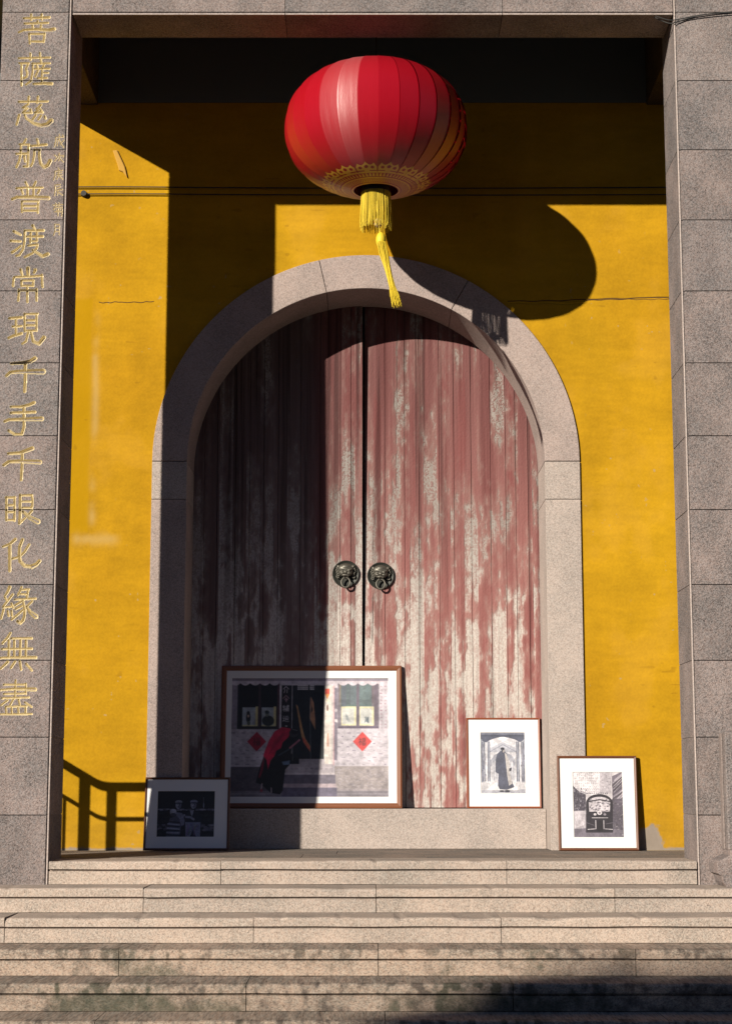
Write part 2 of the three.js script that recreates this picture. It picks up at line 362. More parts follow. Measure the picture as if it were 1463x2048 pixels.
{
  const left = thing('door_leaf', 'half of the peeling red plank door that is mostly in shadow, standing slightly ajar', 'door', 0, 0.3, -0.548);
  const right = thing('door_leaf', 'fully sunlit half of the peeling red plank door, behind the portrait of a robed man', 'door', 0, 0.3, -0.56);
  const L = [-1.43, -1.283, -1.18, -1.036, -0.923, -0.81, -0.697, -0.52, -0.364, -0.203, -0.118, -0.027];
  const R = [-0.012, 0.151, 0.309, 0.423, 0.584, 0.702, 0.839, 0.993, 1.114, 1.193, 1.291, 1.42];
  const q = rng(77);
  const build = (xs, parent, seed) => {
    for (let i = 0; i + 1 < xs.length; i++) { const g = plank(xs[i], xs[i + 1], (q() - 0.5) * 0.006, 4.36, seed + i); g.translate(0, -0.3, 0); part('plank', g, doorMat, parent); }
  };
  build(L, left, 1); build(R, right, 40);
  left.rotation.x = 0.0135;                                        // the leaf hangs a little out of true at the top
  knocker(-0.159, 2.126 - 0.3, 0.006, left);
  knocker(0.116, 2.116 - 0.3, 0.006, right);
  const back = structure('dark_passage');
  part('passage_back', plainBox(-2, 2, 0, 5, -0.75, -0.7), M.upper, back);
}

// ---------------------------------------------------------------- the granite portal: two pillars, lintel, tie beams
const PZ = 1.75, PB = 1.26, JOINT = 0.4985, BASE = -0.207;           // pillar front and back, height of a course; courses end at BASE + k * JOINT
const NX = 240, CX = 0.0019, NYC = 262, CY = JOINT / NYC, COURSES = 13;
const depth = new Float32Array((NX + 1) * (NYC * COURSES + 1)), owner = new Int16Array(NX * NYC * COURSES).fill(-1);
const glyphs = [];
// cuts one character into the face: strokes in mm from the pillar's outer edge and from the floor, "x y x y w start end / ..."
function carve(text) {
  const id = glyphs.length, cells = [];
  for (const stroke of text.split(' / ')) {
    const [path, w] = stroke.split(' w ');
    const v = path.split(' ').map(Number), [w0, w1] = w.split(' ').map((q) => Number(q) / 1600);
    const pts = [];
    for (let i = 0; i < v.length; i += 2) pts.push([v[i] / 1000, v[i + 1] / 1000]);
    let total = 0;
    const cum = pts.map((p, i) => (total += i ? Math.hypot(p[0] - pts[i - 1][0], p[1] - pts[i - 1][1]) : 0));
    for (let i = 0; i + 1 < pts.length; i++) {
      const [ax, ay] = pts[i], [bx, by] = pts[i + 1], m = Math.max(w0, w1) + CX;
      const i0 = Math.max(0, Math.floor((Math.min(ax, bx) - m) / CX)), i1 = Math.min(NX, Math.ceil((Math.max(ax, bx) + m) / CX));
      const j0 = Math.floor((Math.min(ay, by) - m - BASE) / CY), j1 = Math.ceil((Math.max(ay, by) + m - BASE) / CY);
      const l2 = (bx - ax) ** 2 + (by - ay) ** 2 || 1e-9;
      for (let j = j0; j <= j1; j++) for (let k = i0; k <= i1; k++) {
        const x = k * CX, y = BASE + j * CY, t = clamp(((x - ax) * (bx - ax) + (y - ay) * (by - ay)) / l2);
        const d = Math.hypot(x - ax - t * (bx - ax), y - ay - t * (by - ay)), along = (cum[i] + t * (cum[i + 1] - cum[i])) / (total || 1), hw = lerp(w0, w1, along);
        const z = Math.min(0.021, (hw - d) * 1.8);
        const o = j * (NX + 1) + k;
        if (z > depth[o]) depth[o] = z;
        if (z > 0) cells.push([k, j]);
      }
    }
  }
  for (const [k, j] of cells) for (const [a, b] of [[k, j], [k - 1, j], [k, j - 1], [k - 1, j - 1]]) if (a >= 0 && a < NX && b >= 0) owner[b * NX + a] = id;
  glyphs.push(id);
}
carve('148 5728 324 5734 w 13 16 / 198 5756 199 5715 w 13 13 / 271 5757 273 5718 w 13 13 / 244 5707 244 5694 w 13 13 / 155 5689 316 5694 w 13 13 / 209 5679 213 5655 w 13 13 / 269 5681 267 5655 w 13 13 / 117 5625 150 5642 239 5648 322 5640 359 5648 w 12 22 / 189 5616 195 5544 w 13 13 / 190 5614 297 5612 w 13 13 / 295 5616 290 5554 w 13 13 / 196 5559 285 5557 w 13 13');
carve('123 5436 337 5441 w 12 12 / 201 5471 204 5424 w 12 12 / 266 5475 272 5428 280 5402 w 12 12 / 142 5399 147 5237 w 12 12 / 127 5400 191 5400 w 12 12 / 191 5400 174 5357 184 5334 182 5302 162 5291 w 12 12 / 216 5397 337 5399 w 12 12 / 247 5391 255 5363 w 12 12 / 299 5392 286 5363 w 12 12 / 229 5358 336 5360 w 12 12 / 221 5386 221 5334 210 5270 178 5244 w 12 12 / 257 5344 240 5302 w 12 12 / 288 5329 327 5329 w 12 12 / 286 5353 286 5253 w 12 12 / 256 5291 320 5292 w 12 12 / 229 5249 303 5253 353 5250 w 12 20');
carve('132 5120 261 5122 329 5123 w 13 13 / 200 5157 197 5112 w 13 13 / 263 5157 259 5112 w 13 13 / 197 5102 161 5077 186 5073 w 13 13 / 192 5072 162 5041 223 5041 w 13 13 / 213 5064 222 5041 w 13 13 / 286 5099 262 5072 256 5070 w 13 13 / 277 5070 245 5041 296 5045 w 13 13 / 284 5064 298 5041 w 13 13 / 138 5025 122 4955 w 15 12 / 175 5025 188 5000 238 4965 290 4949 332 4958 358 4984 w 12 26 / 251 5025 231 4993 w 13 13 / 288 5022 270 4993 w 13 13 / 313 5013 319 5000 w 13 13');
carve('189 4850 175 4821 w 13 13 / 157 4815 156 4742 148 4694 130 4650 w 13 13 / 148 4813 212 4813 w 13 13 / 209 4813 208 4726 207 4656 180 4656 w 13 13 / 126 4746 201 4748 w 13 13 / 181 4732 188 4691 w 13 13 / 265 4850 275 4818 w 13 13 / 224 4802 330 4812 w 13 16 / 249 4777 249 4732 240 4681 228 4659 w 13 13 / 252 4775 287 4775 w 13 13 / 283 4775 284 4726 295 4675 320 4650 344 4665 359 4697 w 13 23');
carve('195 4544 208 4519 w 13 13 / 265 4546 254 4519 w 13 13 / 136 4500 191 4505 312 4505 w 13 13 / 210 4513 212 4446 w 13 13 / 251 4516 252 4440 w 13 13 / 170 4490 180 4462 w 13 13 / 294 4490 280 4464 w 13 13 / 108 4423 138 4437 235 4440 296 4434 353 4431 w 15 24 / 175 4408 178 4333 w 13 13 / 175 4408 287 4408 w 13 13 / 286 4408 285 4327 w 13 13 / 185 4375 272 4375 w 13 13 / 186 4342 283 4342 w 13 13');
carve('127 4195 173 4171 w 16 13 / 108 4129 175 4124 w 16 13 / 176 4092 149 4067 120 4048 w 12 17 / 253 4236 272 4204 w 17 12 / 200 4201 326 4201 w 13 17 / 201 4201 201 4123 192 4067 169 4029 148 4023 w 13 13 / 210 4159 322 4160 w 12 17 / 242 4189 241 4117 w 13 13 / 283 4195 286 4129 w 13 13 / 247 4126 280 4126 w 13 13 / 227 4095 290 4103 w 13 13 / 290 4101 285 4076 259 4042 205 4014 w 13 13 / 258 4064 292 4042 326 4020 361 4035 w 13 22');
carve('181 3927 193 3887 w 16 12 / 230 3934 233 3881 w 24 17 / 280 3924 272 3903 w 20 12 / 133 3812 135 3862 140 3875 251 3878 326 3884 w 13 13 / 326 3890 328 3843 332 3806 w 13 13 / 189 3851 190 3812 w 13 13 / 189 3850 270 3851 w 13 13 / 269 3851 268 3812 w 13 13 / 193 3814 268 3814 w 13 13 / 173 3789 174 3744 171 3710 w 13 13 / 173 3783 293 3783 w 13 13 / 292 3791 295 3710 w 13 13 / 229 3809 233 3701 w 13 13');
carve('116 3587 197 3593 w 15 17 / 139 3530 199 3533 w 13 13 / 160 3581 163 3473 w 13 13 / 115 3451 144 3465 200 3482 w 15 17 / 217 3618 222 3497 w 13 13 / 216 3616 304 3618 w 13 13 / 298 3618 300 3501 w 13 13 / 231 3573 287 3574 w 13 13 / 232 3539 285 3539 w 13 13 / 227 3501 301 3502 w 13 13 / 246 3494 232 3428 207 3410 w 15 12 / 263 3496 281 3427 319 3410 351 3454 w 13 23');
carve('138 3274 215 3280 263 3289 295 3310 w 15 24 / 108 3191 131 3213 181 3219 271 3219 351 3219 w 16 32 / 232 3271 235 3188 233 3082 w 19 17');
carve('144 2978 213 2978 263 2990 298 3006 w 13 19 / 146 2936 306 2942 w 15 17 / 106 2878 132 2890 251 2893 352 2896 w 15 26 / 231 2975 236 2839 223 2791 173 2791 135 2816 w 17 15');
carve('137 2659 213 2664 257 2680 295 2695 w 15 23 / 109 2581 141 2605 224 2608 289 2605 348 2602 w 16 26 / 230 2659 231 2575 228 2482 w 17 15');
carve('134 2366 139 2211 w 13 13 / 131 2363 190 2364 w 13 13 / 188 2366 192 2208 w 13 13 / 146 2312 177 2312 w 13 13 / 147 2266 178 2266 w 13 13 / 140 2212 192 2212 w 13 13 / 225 2380 228 2231 225 2190 w 16 16 / 225 2377 302 2379 w 13 13 / 300 2380 307 2351 307 2306 298 2294 w 13 13 / 235 2336 294 2336 w 13 13 / 239 2294 304 2294 w 13 13 / 307 2276 285 2249 w 13 13 / 247 2268 296 2227 346 2202 w 15 29 / 225 2190 264 2227 w 15 10');
carve('202 2084 167 2052 121 2034 w 17 12 / 166 2040 171 1874 w 19 16 / 249 2081 232 2037 231 1972 238 1936 269 1907 316 1901 347 1919 364 1939 w 17 20 / 316 1902 347 1917 w 26 20 / 294 2049 266 2001 232 1966 185 1954 w 13 13');
carve('174 1766 162 1734 145 1707 w 18 11 / 145 1700 157 1680 w 12 12 / 196 1718 164 1675 134 1635 w 12 12 / 136 1633 187 1637 w 12 12 / 189 1657 203 1630 w 12 12 / 139 1619 125 1558 w 13 11 / 166 1608 174 1576 w 12 12 / 190 1610 196 1576 w 12 12 / 253 1766 245 1743 230 1714 w 12 12 / 254 1748 301 1751 w 12 12 / 296 1748 289 1691 w 12 12 / 245 1721 284 1718 w 12 12 / 211 1684 347 1690 w 11 13 / 269 1680 214 1646 w 12 12 / 259 1642 219 1621 w 12 12 / 267 1615 223 1576 194 1552 w 12 12 / 265 1669 278 1621 277 1576 269 1547 251 1529 235 1540 w 13 18 / 325 1673 288 1635 w 12 12 / 291 1633 316 1599 351 1572 w 13 27');
carve('189 1463 172 1434 138 1396 w 13 13 / 196 1428 329 1429 w 13 13 / 180 1416 183 1312 w 13 13 / 216 1416 218 1312 w 13 13 / 256 1419 256 1314 w 13 13 / 292 1416 294 1314 w 13 13 / 137 1358 331 1361 w 13 13 / 124 1300 211 1304 359 1303 w 13 17 / 177 1274 132 1230 w 15 12 / 225 1277 199 1236 w 13 13 / 256 1277 266 1225 w 13 13 / 297 1262 336 1219 w 13 12');
carve('232 1155 231 1038 w 11 11 / 156 1126 290 1127 w 11 11 / 131 1091 229 1099 360 1095 w 11 22 / 299 1133 301 1066 w 11 11 / 158 1066 294 1069 w 11 11 / 146 1038 322 1044 w 11 11 / 184 1024 143 993 w 11 11 / 222 1033 201 993 w 11 11 / 255 1031 265 993 w 11 11 / 298 1011 341 982 w 11 11 / 174 982 178 934 w 11 11 / 174 984 308 986 w 11 11 / 303 987 303 936 w 11 11 / 212 982 214 940 w 11 11 / 254 982 258 940 w 11 11 / 136 934 343 936 w 11 11');
// the small column of the date
carve('417 4886 418 4863 w 6 6 / 392 4865 446 4867 w 6 6 / 394 4865 391 4829 384 4796 w 6 6 / 414 4855 431 4817 448 4792 w 6 6 / 447 4844 423 4811 w 6 6 / 405 4834 404 4804 w 6 6 / 404 4846 418 4846 w 6 6 / 438 4882 446 4865 w 6 6');
carve('387 4737 400 4725 w 6 6 / 389 4693 406 4716 w 6 6 / 421 4750 410 4718 w 6 6 / 417 4735 450 4733 444 4720 w 6 6 / 426 4725 416 4697 w 6 6 / 430 4708 449 4687 w 6 6');
carve('416 4645 422 4630 w 6 6 / 394 4622 444 4628 w 6 6 / 394 4622 395 4589 386 4559 w 6 6 / 411 4610 439 4612 w 6 6 / 405 4595 443 4595 w 6 6 / 421 4620 419 4591 408 4566 w 6 6 / 425 4587 448 4564 w 6 6');
carve('397 4523 433 4527 w 6 6 / 397 4521 398 4479 395 4450 w 6 6 / 408 4502 432 4510 w 6 6 / 404 4487 448 4491 w 6 6 / 416 4485 415 4452 w 6 6 / 421 4471 449 4452 w 6 6');
carve('387 4381 455 4385 w 6 6 / 405 4394 407 4375 w 6 6 / 429 4396 427 4377 w 6 6 / 399 4367 392 4348 w 6 6 / 402 4365 447 4369 450 4333 447 4304 w 6 6 / 422 4356 423 4306 w 6 6 / 400 4333 440 4333 w 6 6 / 408 4350 414 4338 w 6 6 / 436 4352 428 4338 w 6 6');
carve('403 4246 406 4199 397 4168 w 6 6 / 403 4244 433 4244 w 6 6 / 433 4244 435 4172 w 6 6 / 409 4220 429 4220 w 6 6 / 410 4195 430 4195 w 6 6');

// plan of a pillar stone: flat face with a quirk and a bead at the corner that borders the opening
function beadProfile(w, d, side) {                                  // x from 0 to w, depth from 0 (front) to d; the bead is at x = w (side 1) or x = 0
  const p = [[0.003, 0], [w - 0.021, 0], [w - 0.021, -0.009], [w - 0.001, -0.009], [w - 0.001, -d], [0, -d], [0, -0.003]];
  return side > 0 ? p : p.map(([x, z]) => [w - x, z]).reverse();
}
function stoneFromPlan(plan, y0, y1, du) {
  const s = new THREE.Shape(plan.map(([x, z]) => new THREE.Vector2(x, z)));
  const g = new THREE.ExtrudeGeometry(s, { depth: y1 - y0, bevelEnabled: false });
  g.rotateX(-Math.PI / 2); g.scale(1, 1, -1);                       // plan z back to world z, extrusion upwards
  const ix = g.index; if (!ix) { const p = g.attributes.position; for (let i = 0; i < p.count; i += 3) for (let c = 0; c < 3; c++) { const t = p.array[(i + 1) * 3 + c]; p.array[(i + 1) * 3 + c] = p.array[(i + 2) * 3 + c]; p.array[(i + 2) * 3 + c] = t; } }
  g.deleteAttribute('normal'); g.computeVertexNormals();
  g.translate(0, y0, 0);
  return boxUV(g, 1, du, du * 0.7);
}
{
  const XL = -2.515, W = 0.475, D = PZ - PB, q = rng(5);
  const p = thing('stone_pillar', 'granite pillar with a column of gilded carved characters', 'pillar', XL, 0, PZ);
  for (let c = 0; c < COURSES; c++) {
    const y0 = BASE + c * JOINT, y1 = y0 + JOINT - 3 * CY, du = q() * 9, list = [];
    // the body lies behind the carved face
    const plan = beadProfile(W, D, 1).map(([x, z]) => [x, z > -0.001 ? -0.02 : z]);
    plan[0] = [0, -0.02]; plan[plan.length - 1] = [0, -0.021];
    list.push(stoneFromPlan(plan, y0, y1, du));
    const pos = [], uv = [], quad = (a, b, e, f) => { for (const v of [a, b, e, a, e, f]) { pos.push(...v); uv.push(v[0] + du, v[1] + v[2] + du * 0.7); } };
    const X1 = NX * CX;
    for (let j = c * NYC; j < (c + 1) * NYC - 3; j++) {
      const a = BASE + j * CY, b = a + CY;
      for (let k = 0; k < NX;) {
        if (owner[j * NX + k] >= 0) { k++; continue; }
        let e = k; while (e < NX && owner[j * NX + e] < 0) e++;
        quad([k * CX, a, 0], [e * CX, a, 0], [e * CX, b, 0], [k * CX, b, 0]);
        k = e;
      }
    }
    quad([0, y0, -0.02], [X1, y0, -0.02], [X1, y0, 0], [0, y0, 0]); quad([0, y1, 0], [X1, y1, 0], [X1, y1, -0.02], [0, y1, -0.02]);
    quad([0, y0, -0.02], [0, y0, 0], [0, y1, 0], [0, y1, -0.02]); quad([X1, y0, 0], [X1, y0, -0.02], [X1, y1, -0.02], [X1, y1, 0]);
    const g = new THREE.BufferGeometry();
    g.setAttribute('position', new THREE.Float32BufferAttribute(pos, 3)); g.setAttribute('uv', new THREE.Float32BufferAttribute(uv, 2)); g.computeVertexNormals();
    list.push(g);
    part('stone_block', merge(list), M.pillar[Math.floor(q() * 4)], p);
  }
  part('rubble_core', plainBox(0.004, W - 0.005, BASE, BASE + COURSES * JOINT, -D + 0.004, -0.03), M.pillarSide, p);
  const beadShape = (x, y0, y1) => block(x, x + 0.0095, y0, y1, -0.02, -0.0015, 0.003, x, 1);
  part('edge_bead', beadShape(W - 0.0095, BASE, BASE + COURSES * JOINT), M.bead, p);
  const gp = glyphs.map(() => ({ pos: [], uv: [] }));
  for (let j = 0; j < NYC * COURSES; j++) for (let k = 0; k < NX; k++) {
    const id = owner[j * NX + k];
    if (id < 0) continue;
    const P = (a, b) => [a * CX, BASE + b * CY, -Math.max(0, depth[b * (NX + 1) + a])], A = P(k, j), B = P(k + 1, j), C = P(k + 1, j + 1), E = P(k, j + 1);
    for (const v of [A, B, C, A, C, E]) { gp[id].pos.push(...v); gp[id].uv.push(v[0], v[1]); }
  }
  for (const o of gp) {
    let g = new THREE.BufferGeometry();
    g.setAttribute('position', new THREE.Float32BufferAttribute(o.pos, 3));
    g.computeVertexNormals();
    const p3 = g.attributes.position, uv = []; for (let i = 0; i < p3.count; i++) uv.push(p3.getX(i), p3.getY(i));
    g.setAttribute('uv', new THREE.Float32BufferAttribute(uv, 2));
    part('gilded_character', g, gp.indexOf(o) < 16 ? M.gold : M.oldGold, p);
  }
}
{
  const XR = 2.13, q = rng(9);
  const p = thing('stone_pillar', 'plain granite pillar without writing, beside the leaning picture of a street vehicle', 'pillar', XR, 0, PZ);
  for (let c = 0; c < COURSES; c++) part('stone_block', stoneFromPlan(beadProfile(0.475, PZ - PB, -1), BASE + c * JOINT, BASE + (c + 1) * JOINT - 0.006, q() * 9), M.pillar[Math.floor(q() * 4)], p);
  part('edge_bead', block(0, 0.0095, BASE, BASE + COURSES * JOINT, -0.02, -0.0015, 0.003, 4, 1), M.bead, p);
  part('rubble_core', plainBox(0.005, 0.471, BASE, BASE + COURSES * JOINT, -(PZ - PB) + 0.004, -0.03), M.pillarSide, p);
  const l = thing('stone_lintel', 'long granite lintel spanning the two pillars above the red lantern', 'lintel', 0, 5.755, PZ);
  const lx = [-2.032, -0.56, 0.945, 2.124];
  for (let i = 0; i < 3; i++) {
    const g = stoneFromPlan(beadProfile(0.6, 0.38, -1), 0, lx[i + 1] - lx[i] - 0.004, q() * 9);   // run the same moulding along x
    g.applyMatrix4(new THREE.Matrix4().set(0, 1, 0, lx[i] + 0.002, 1, 0, 0, 0, 0, 0, 1, 0, 0, 0, 0, 1));
    const ps = g.attributes.position; for (let k = 0; k < ps.count; k += 3) for (let c = 0; c < 3; c++) { const t = ps.array[(k + 1) * 3 + c]; ps.array[(k + 1) * 3 + c] = ps.array[(k + 2) * 3 + c]; ps.array[(k + 2) * 3 + c] = t; }
    g.computeVertexNormals();
    part('edge_bead', block(lx[i] + 0.002, lx[i + 1] - 0.002, 0, 0.0095, -0.02, -0.0015, 0.003, i, 2), M.bead, l);
    part('lintel_stone', boxUV(g, 1, q() * 9, q() * 9), M.pillar[i % 2 ? 1 : 2], l);
  }
  for (const [x0, x1, side] of [[-2.513, -2.117, 'over the pillar with gilded writing'], [2.215, 2.603, 'over the plain pillar']])
    part('beam_stone', block(x0, x1, 5.8, 6.355, 0.006, PB - 0.004, 0.006, x0, 1), M.beam, thing('tie_beam', 'short dark stone beam from lintel back to yellow wall, ' + side, 'beam'));
}

// ---------------------------------------------------------------- platform, steps, pavement
const TREAD = 0.38, RISE = 0.15;
function stepProfile(y0, y1, zf, depth) {                           // side view: worn nosing, a groove under it, plain riser
  const h = y1 - y0, n = y1 - h * 0.36;
  return [[zf - depth, y0], [zf - 0.004, y0], [zf - 0.003, n - 0.0125], [zf - 0.022, n - 0.011], [zf - 0.02, n], [zf + 0.003, n + 0.001], [zf + 0.004, y1 - 0.014], [zf, y1 - 0.005], [zf - 0.012, y1], [zf - depth, y1]];
}
function stepStone(x0, x1, y0, y1, zf, depth, stainUV, seed) {
  const s = new THREE.Shape(stepProfile(y0, y1, zf, depth).map(([z, y]) => new THREE.Vector2(z, y)));
  const n = Math.max(2, Math.round((x1 - x0) / 0.04)), q = rng(seed);
  const g0 = new THREE.ExtrudeGeometry(s, { depth: x1 - x0, bevelEnabled: false, steps: n });
  const p = g0.attributes.position, uv = g0.attributes.uv;
  // the arris is chipped and worn by feet
  for (let i = 0; i < p.count; i++) {
    const z = p.getX(i), y = p.getY(i), x = x0 + p.getZ(i);
    const wear = (noise(x * 5 + 50, seed, 301) - 0.4) * 0.007 + Math.max(0, noise(x * 14 + 50, seed, 303) - 0.76) * 0.04;
    const edge = smooth(y1 - 0.03, y1 - 0.004, y) * smooth(zf - 0.03, zf - 0.006, z), lip = smooth(0.03, 0.0, Math.abs(y - (y1 - (y1 - y0) * 0.36)));
    p.setXYZ(i, x, y - edge * wear + lip * (noise(x * 3 + 9, seed, 305) - 0.5) * 0.004, z - edge * wear);
  }
  let g = g0.index ? g0.toNonIndexed() : g0;
  const pp = g.attributes.position;
  for (let i = 0; i < pp.count; i += 3) { // (z, y, x) became (x, y, z): turn the faces round again
    for (let c = 0; c < 3; c++) { const t = pp.array[(i + 1) * 3 + c]; pp.array[(i + 1) * 3 + c] = pp.array[(i + 2) * 3 + c]; pp.array[(i + 2) * 3 + c] = t; }
  }
  g.deleteAttribute('normal'); g.computeVertexNormals();
  g = boxUV(g, 1, seed * 0.31, seed * 0.17);
  if (stainUV) { const u = g.attributes.uv, a = g.attributes.position; for (let i = 0; i < u.count; i++) u.setXY(i, (a.getX(i) + 4.2) / 8.4, clamp((a.getY(i) - y0) / RISE * 0.8, 0.01, 0.8) + clamp((zf - a.getZ(i)) / TREAD) * 0.19); }
  return g;
}
const stained = [3, 4, 5, 6].map((n) => {
  const f = graniteFn(300 + n, 0.24, 0.86, 0.14);
  const map = colourMap(2048, 96, (u, v) => {
    const x = u * 8.4, y = v / 0.8;                                  // y: 0 foot of the riser, 0.64 groove, 1 top edge
    const s = f(u * 6.56, v * 0.19);
    const fine = fbm(x * 30, y * 3.2 + n, 311 + n, 4), broad = fbm(x * 3.1 + n * 7, y * 0.5, 313 + n, 4), mid = fbm(x * 9 + n * 3, y * 1.7, 315 + n, 4), tall = 0.35 * fbm(x * 0.8 + n * 5.3, 0.5, 317 + n, 2);
    const amount = [0.72, 0.9, 0.92, 0.9][n - 3], shift = [0, 0.09, 0.1, 0.1][n - 3];
    const field = broad * 0.5 + mid * 0.32 + fine * 0.3 + tall * 0.25;
    let st = v > 0.8 ? smooth(0.45, 0.7, broad * 0.6 + mid * 0.4) * 0.35 : y > 0.64 ? smooth(0.52, 0.74, fine * 0.62 + mid * 0.34 + broad * 0.2) * amount : smooth(0.52, 0.82, field + shift + (0.3 - y) * 0.06) * amount * (0.7 + 0.5 * fine);
    st = clamp(st);
    const moss = smooth(0.4, 0.7, broad), dirt = [lerp(0.05, 0.038, moss), 0.042, lerp(0.038, 0.03, moss)], base = [[0.4, 0.32, 0.26], [0.34, 0.275, 0.225], [0.32, 0.26, 0.21], [0.3, 0.24, 0.2]][n - 3];
    return s.map((q, i) => lerp(q * base[i], dirt[i] * (0.5 + q), st * 0.9));
  });
  return new THREE.MeshPhysicalMaterial({ map, roughness: 0.95, specularIntensity: 0.15 });
});
{
  const f = structure('platform_floor'), q = rng(21);
  const rows = [[0.002, 0.61], [0.614, 1.31]];
  rows.forEach(([z0, z1], r) => { let x = -3.3; while (x < 3.25) { const w = Math.min(3.3 - x, 0.75 + q() * 0.5); part('floor_slab', block(x + 0.0015, x + w - 0.0015, -0.12, 0, z0, z1, 0.002, q() * 9, q() * 9), M.floor, f); x += w; } });
  part('floor_slab', block(-RI + 0.002, 0.2, -0.12, 0, -0.3, 0.0, 0.002, 3, 4), M.floor, f); part('floor_slab', block(0.203, RI - 0.002, -0.12, 0, -0.3, 0.0, 0.002, 5, 4), M.floor, f);
  const s = structure('stone_steps');
  const joints = [[-2.034, -0.93, 0.901, 2.122], [-4.2, -2.7, -1.377, 0.063, 1.538, 3, 4.2], [-4.2, -3.5, -2.153, -0.67, 0.804, 2.35, 4.2], [-4.2, -2.8, -1.416, 0.07, 1.545, 3, 4.2], [-4.2, -2.1, -0.66, 0.809, 2.3, 4.2], [-4.2, -2.9, -1.431, 0.102, 1.6, 3.1, 4.2], [-4.2, -2.2, -0.7, 0.8, 2.3, 4.2]];
  joints.forEach((xs, n) => {
    for (let i = 0; i + 1 < xs.length; i++) {
      const y1 = -n * RISE, mat = n >= 3 ? stained[n - 3] : M.step[Math.floor(q() * 3)];
      part('step_stone', stepStone(xs[i] + 0.002, xs[i + 1] - 0.002, y1 - RISE + 0.001, y1 - (q() * 0.003), PZ + n * TREAD + (n ? 0.004 * (q() - 0.5) : 0.002), n ? 0.52 : 0.43, n >= 3, n * 10 + i + 1), mat, s);
    }
  });
  const g = structure('pavement');
  part('paving', plainBox(-900, 900, -1.35, -1.05, -900, 900), M.paving, g);
  const core = structure('platform_core');
  part('fill', plainBox(-4.2, 4.2, -1.06, -0.16, -0.6, 1.6), M.paving, core);
}
{
  // side platform to the left and the iron railing whose shadow falls on the wall
  const f = structure('side_platform');
  part('side_slab', block(-4.6, -3.304, -1.06, -0.001, -0.02, 1.74, 0.006), M.floor, f);
  part('side_slab', block(-3.303, -2.52, -0.9, -0.001, 1.312, 1.744, 0.006), M.floor, f);
  const r = thing('iron_railing', 'black iron railing with round corner at the end of the platform, outside the picture', 'railing');
  const X = -2.957, Z = 1.3, c = 0.06;
  const path = (y) => { const p = []; for (let k = 0; k <= 8; k++) { const a = k / 8 * Math.PI / 2; p.push([X + c - c * Math.cos(a), y, Z - c + c * Math.sin(a)]); } return [[X, y, 0.02], [X, y, 0.6], ...p, [-2.72, y, Z], [-2.53, y, Z]]; };
  const rail = (y, h, w) => { const g = tube(path(y), 1, 60, 4); const p = g.attributes.position, cv = new THREE.CatmullRomCurve3(path(y).map((q) => new THREE.Vector3(...q))), n = 60; for (let i = 0; i < p.count; i++) { const k = Math.floor(i / 5), pt = cv.getPointAt(k / n), dx = p.getX(i) - pt.x, dy = p.getY(i) - pt.y, dz = p.getZ(i) - pt.z; p.setXYZ(i, pt.x + dx * w, pt.y + dy * h, pt.z + dz * w); } g.computeVertexNormals(); return g; };
  part('handrail', rail(1.046, 0.036, 0.03), M.iron, r); part('lower_rail', rail(0.81, 0.018, 0.015), M.iron, r);
  for (const [x, z, w, y1] of [[X, 1.13, 0.05, 1.04], [-2.885, Z, 0.045, 1.04], [X, 0.3, 0.05, 1.04]]) part('post', plainBox(x - w / 2, x + w / 2, 0, y1, z - w / 2, z + w / 2), M.iron, r);
  for (const z of [0.16, 0.45, 0.6, 0.75, 0.937]) part('baluster', plainBox(X - 0.008, X + 0.008, 0, 0.81, z - 0.008, z + 0.008), M.iron, r);
}
{
  // foot of a stone newel that stands against the plain pillar
  const t = thing('stone_newel', 'low stone newel with moulded foot standing against the plain pillar', 'post', 2.29, -0.15, PZ + 0.004);
  const s = new THREE.Shape([[0.012, 0], [0.6, 0], [0.6, 0.22], [0, 0.22], [0, 0.19], [-0.075, 0.155], [-0.085, 0.14], [-0.082, 0.085], [-0.06, 0.07], [-0.05, 0.03], [-0.03, 0.0]].map((q) => new THREE.Vector2(...q)));
  const g = new THREE.ExtrudeGeometry(s, { depth: 0.26, bevelEnabled: true, bevelThickness: 0.006, bevelSize: 0.006, bevelSegments: 2 });
  part('foot', boxUV(g), M.pillar[2], t);
  part('shaft', block(0, 0.6, 0.22, 0.97, 0.0, 0.17, 0.012), M.pillar[0], t);
  part('edge_bead', block(-0.012, 0.0, 0.225, 0.96, 0.03, 0.1, 0.004), M.pillarSide, t);
}

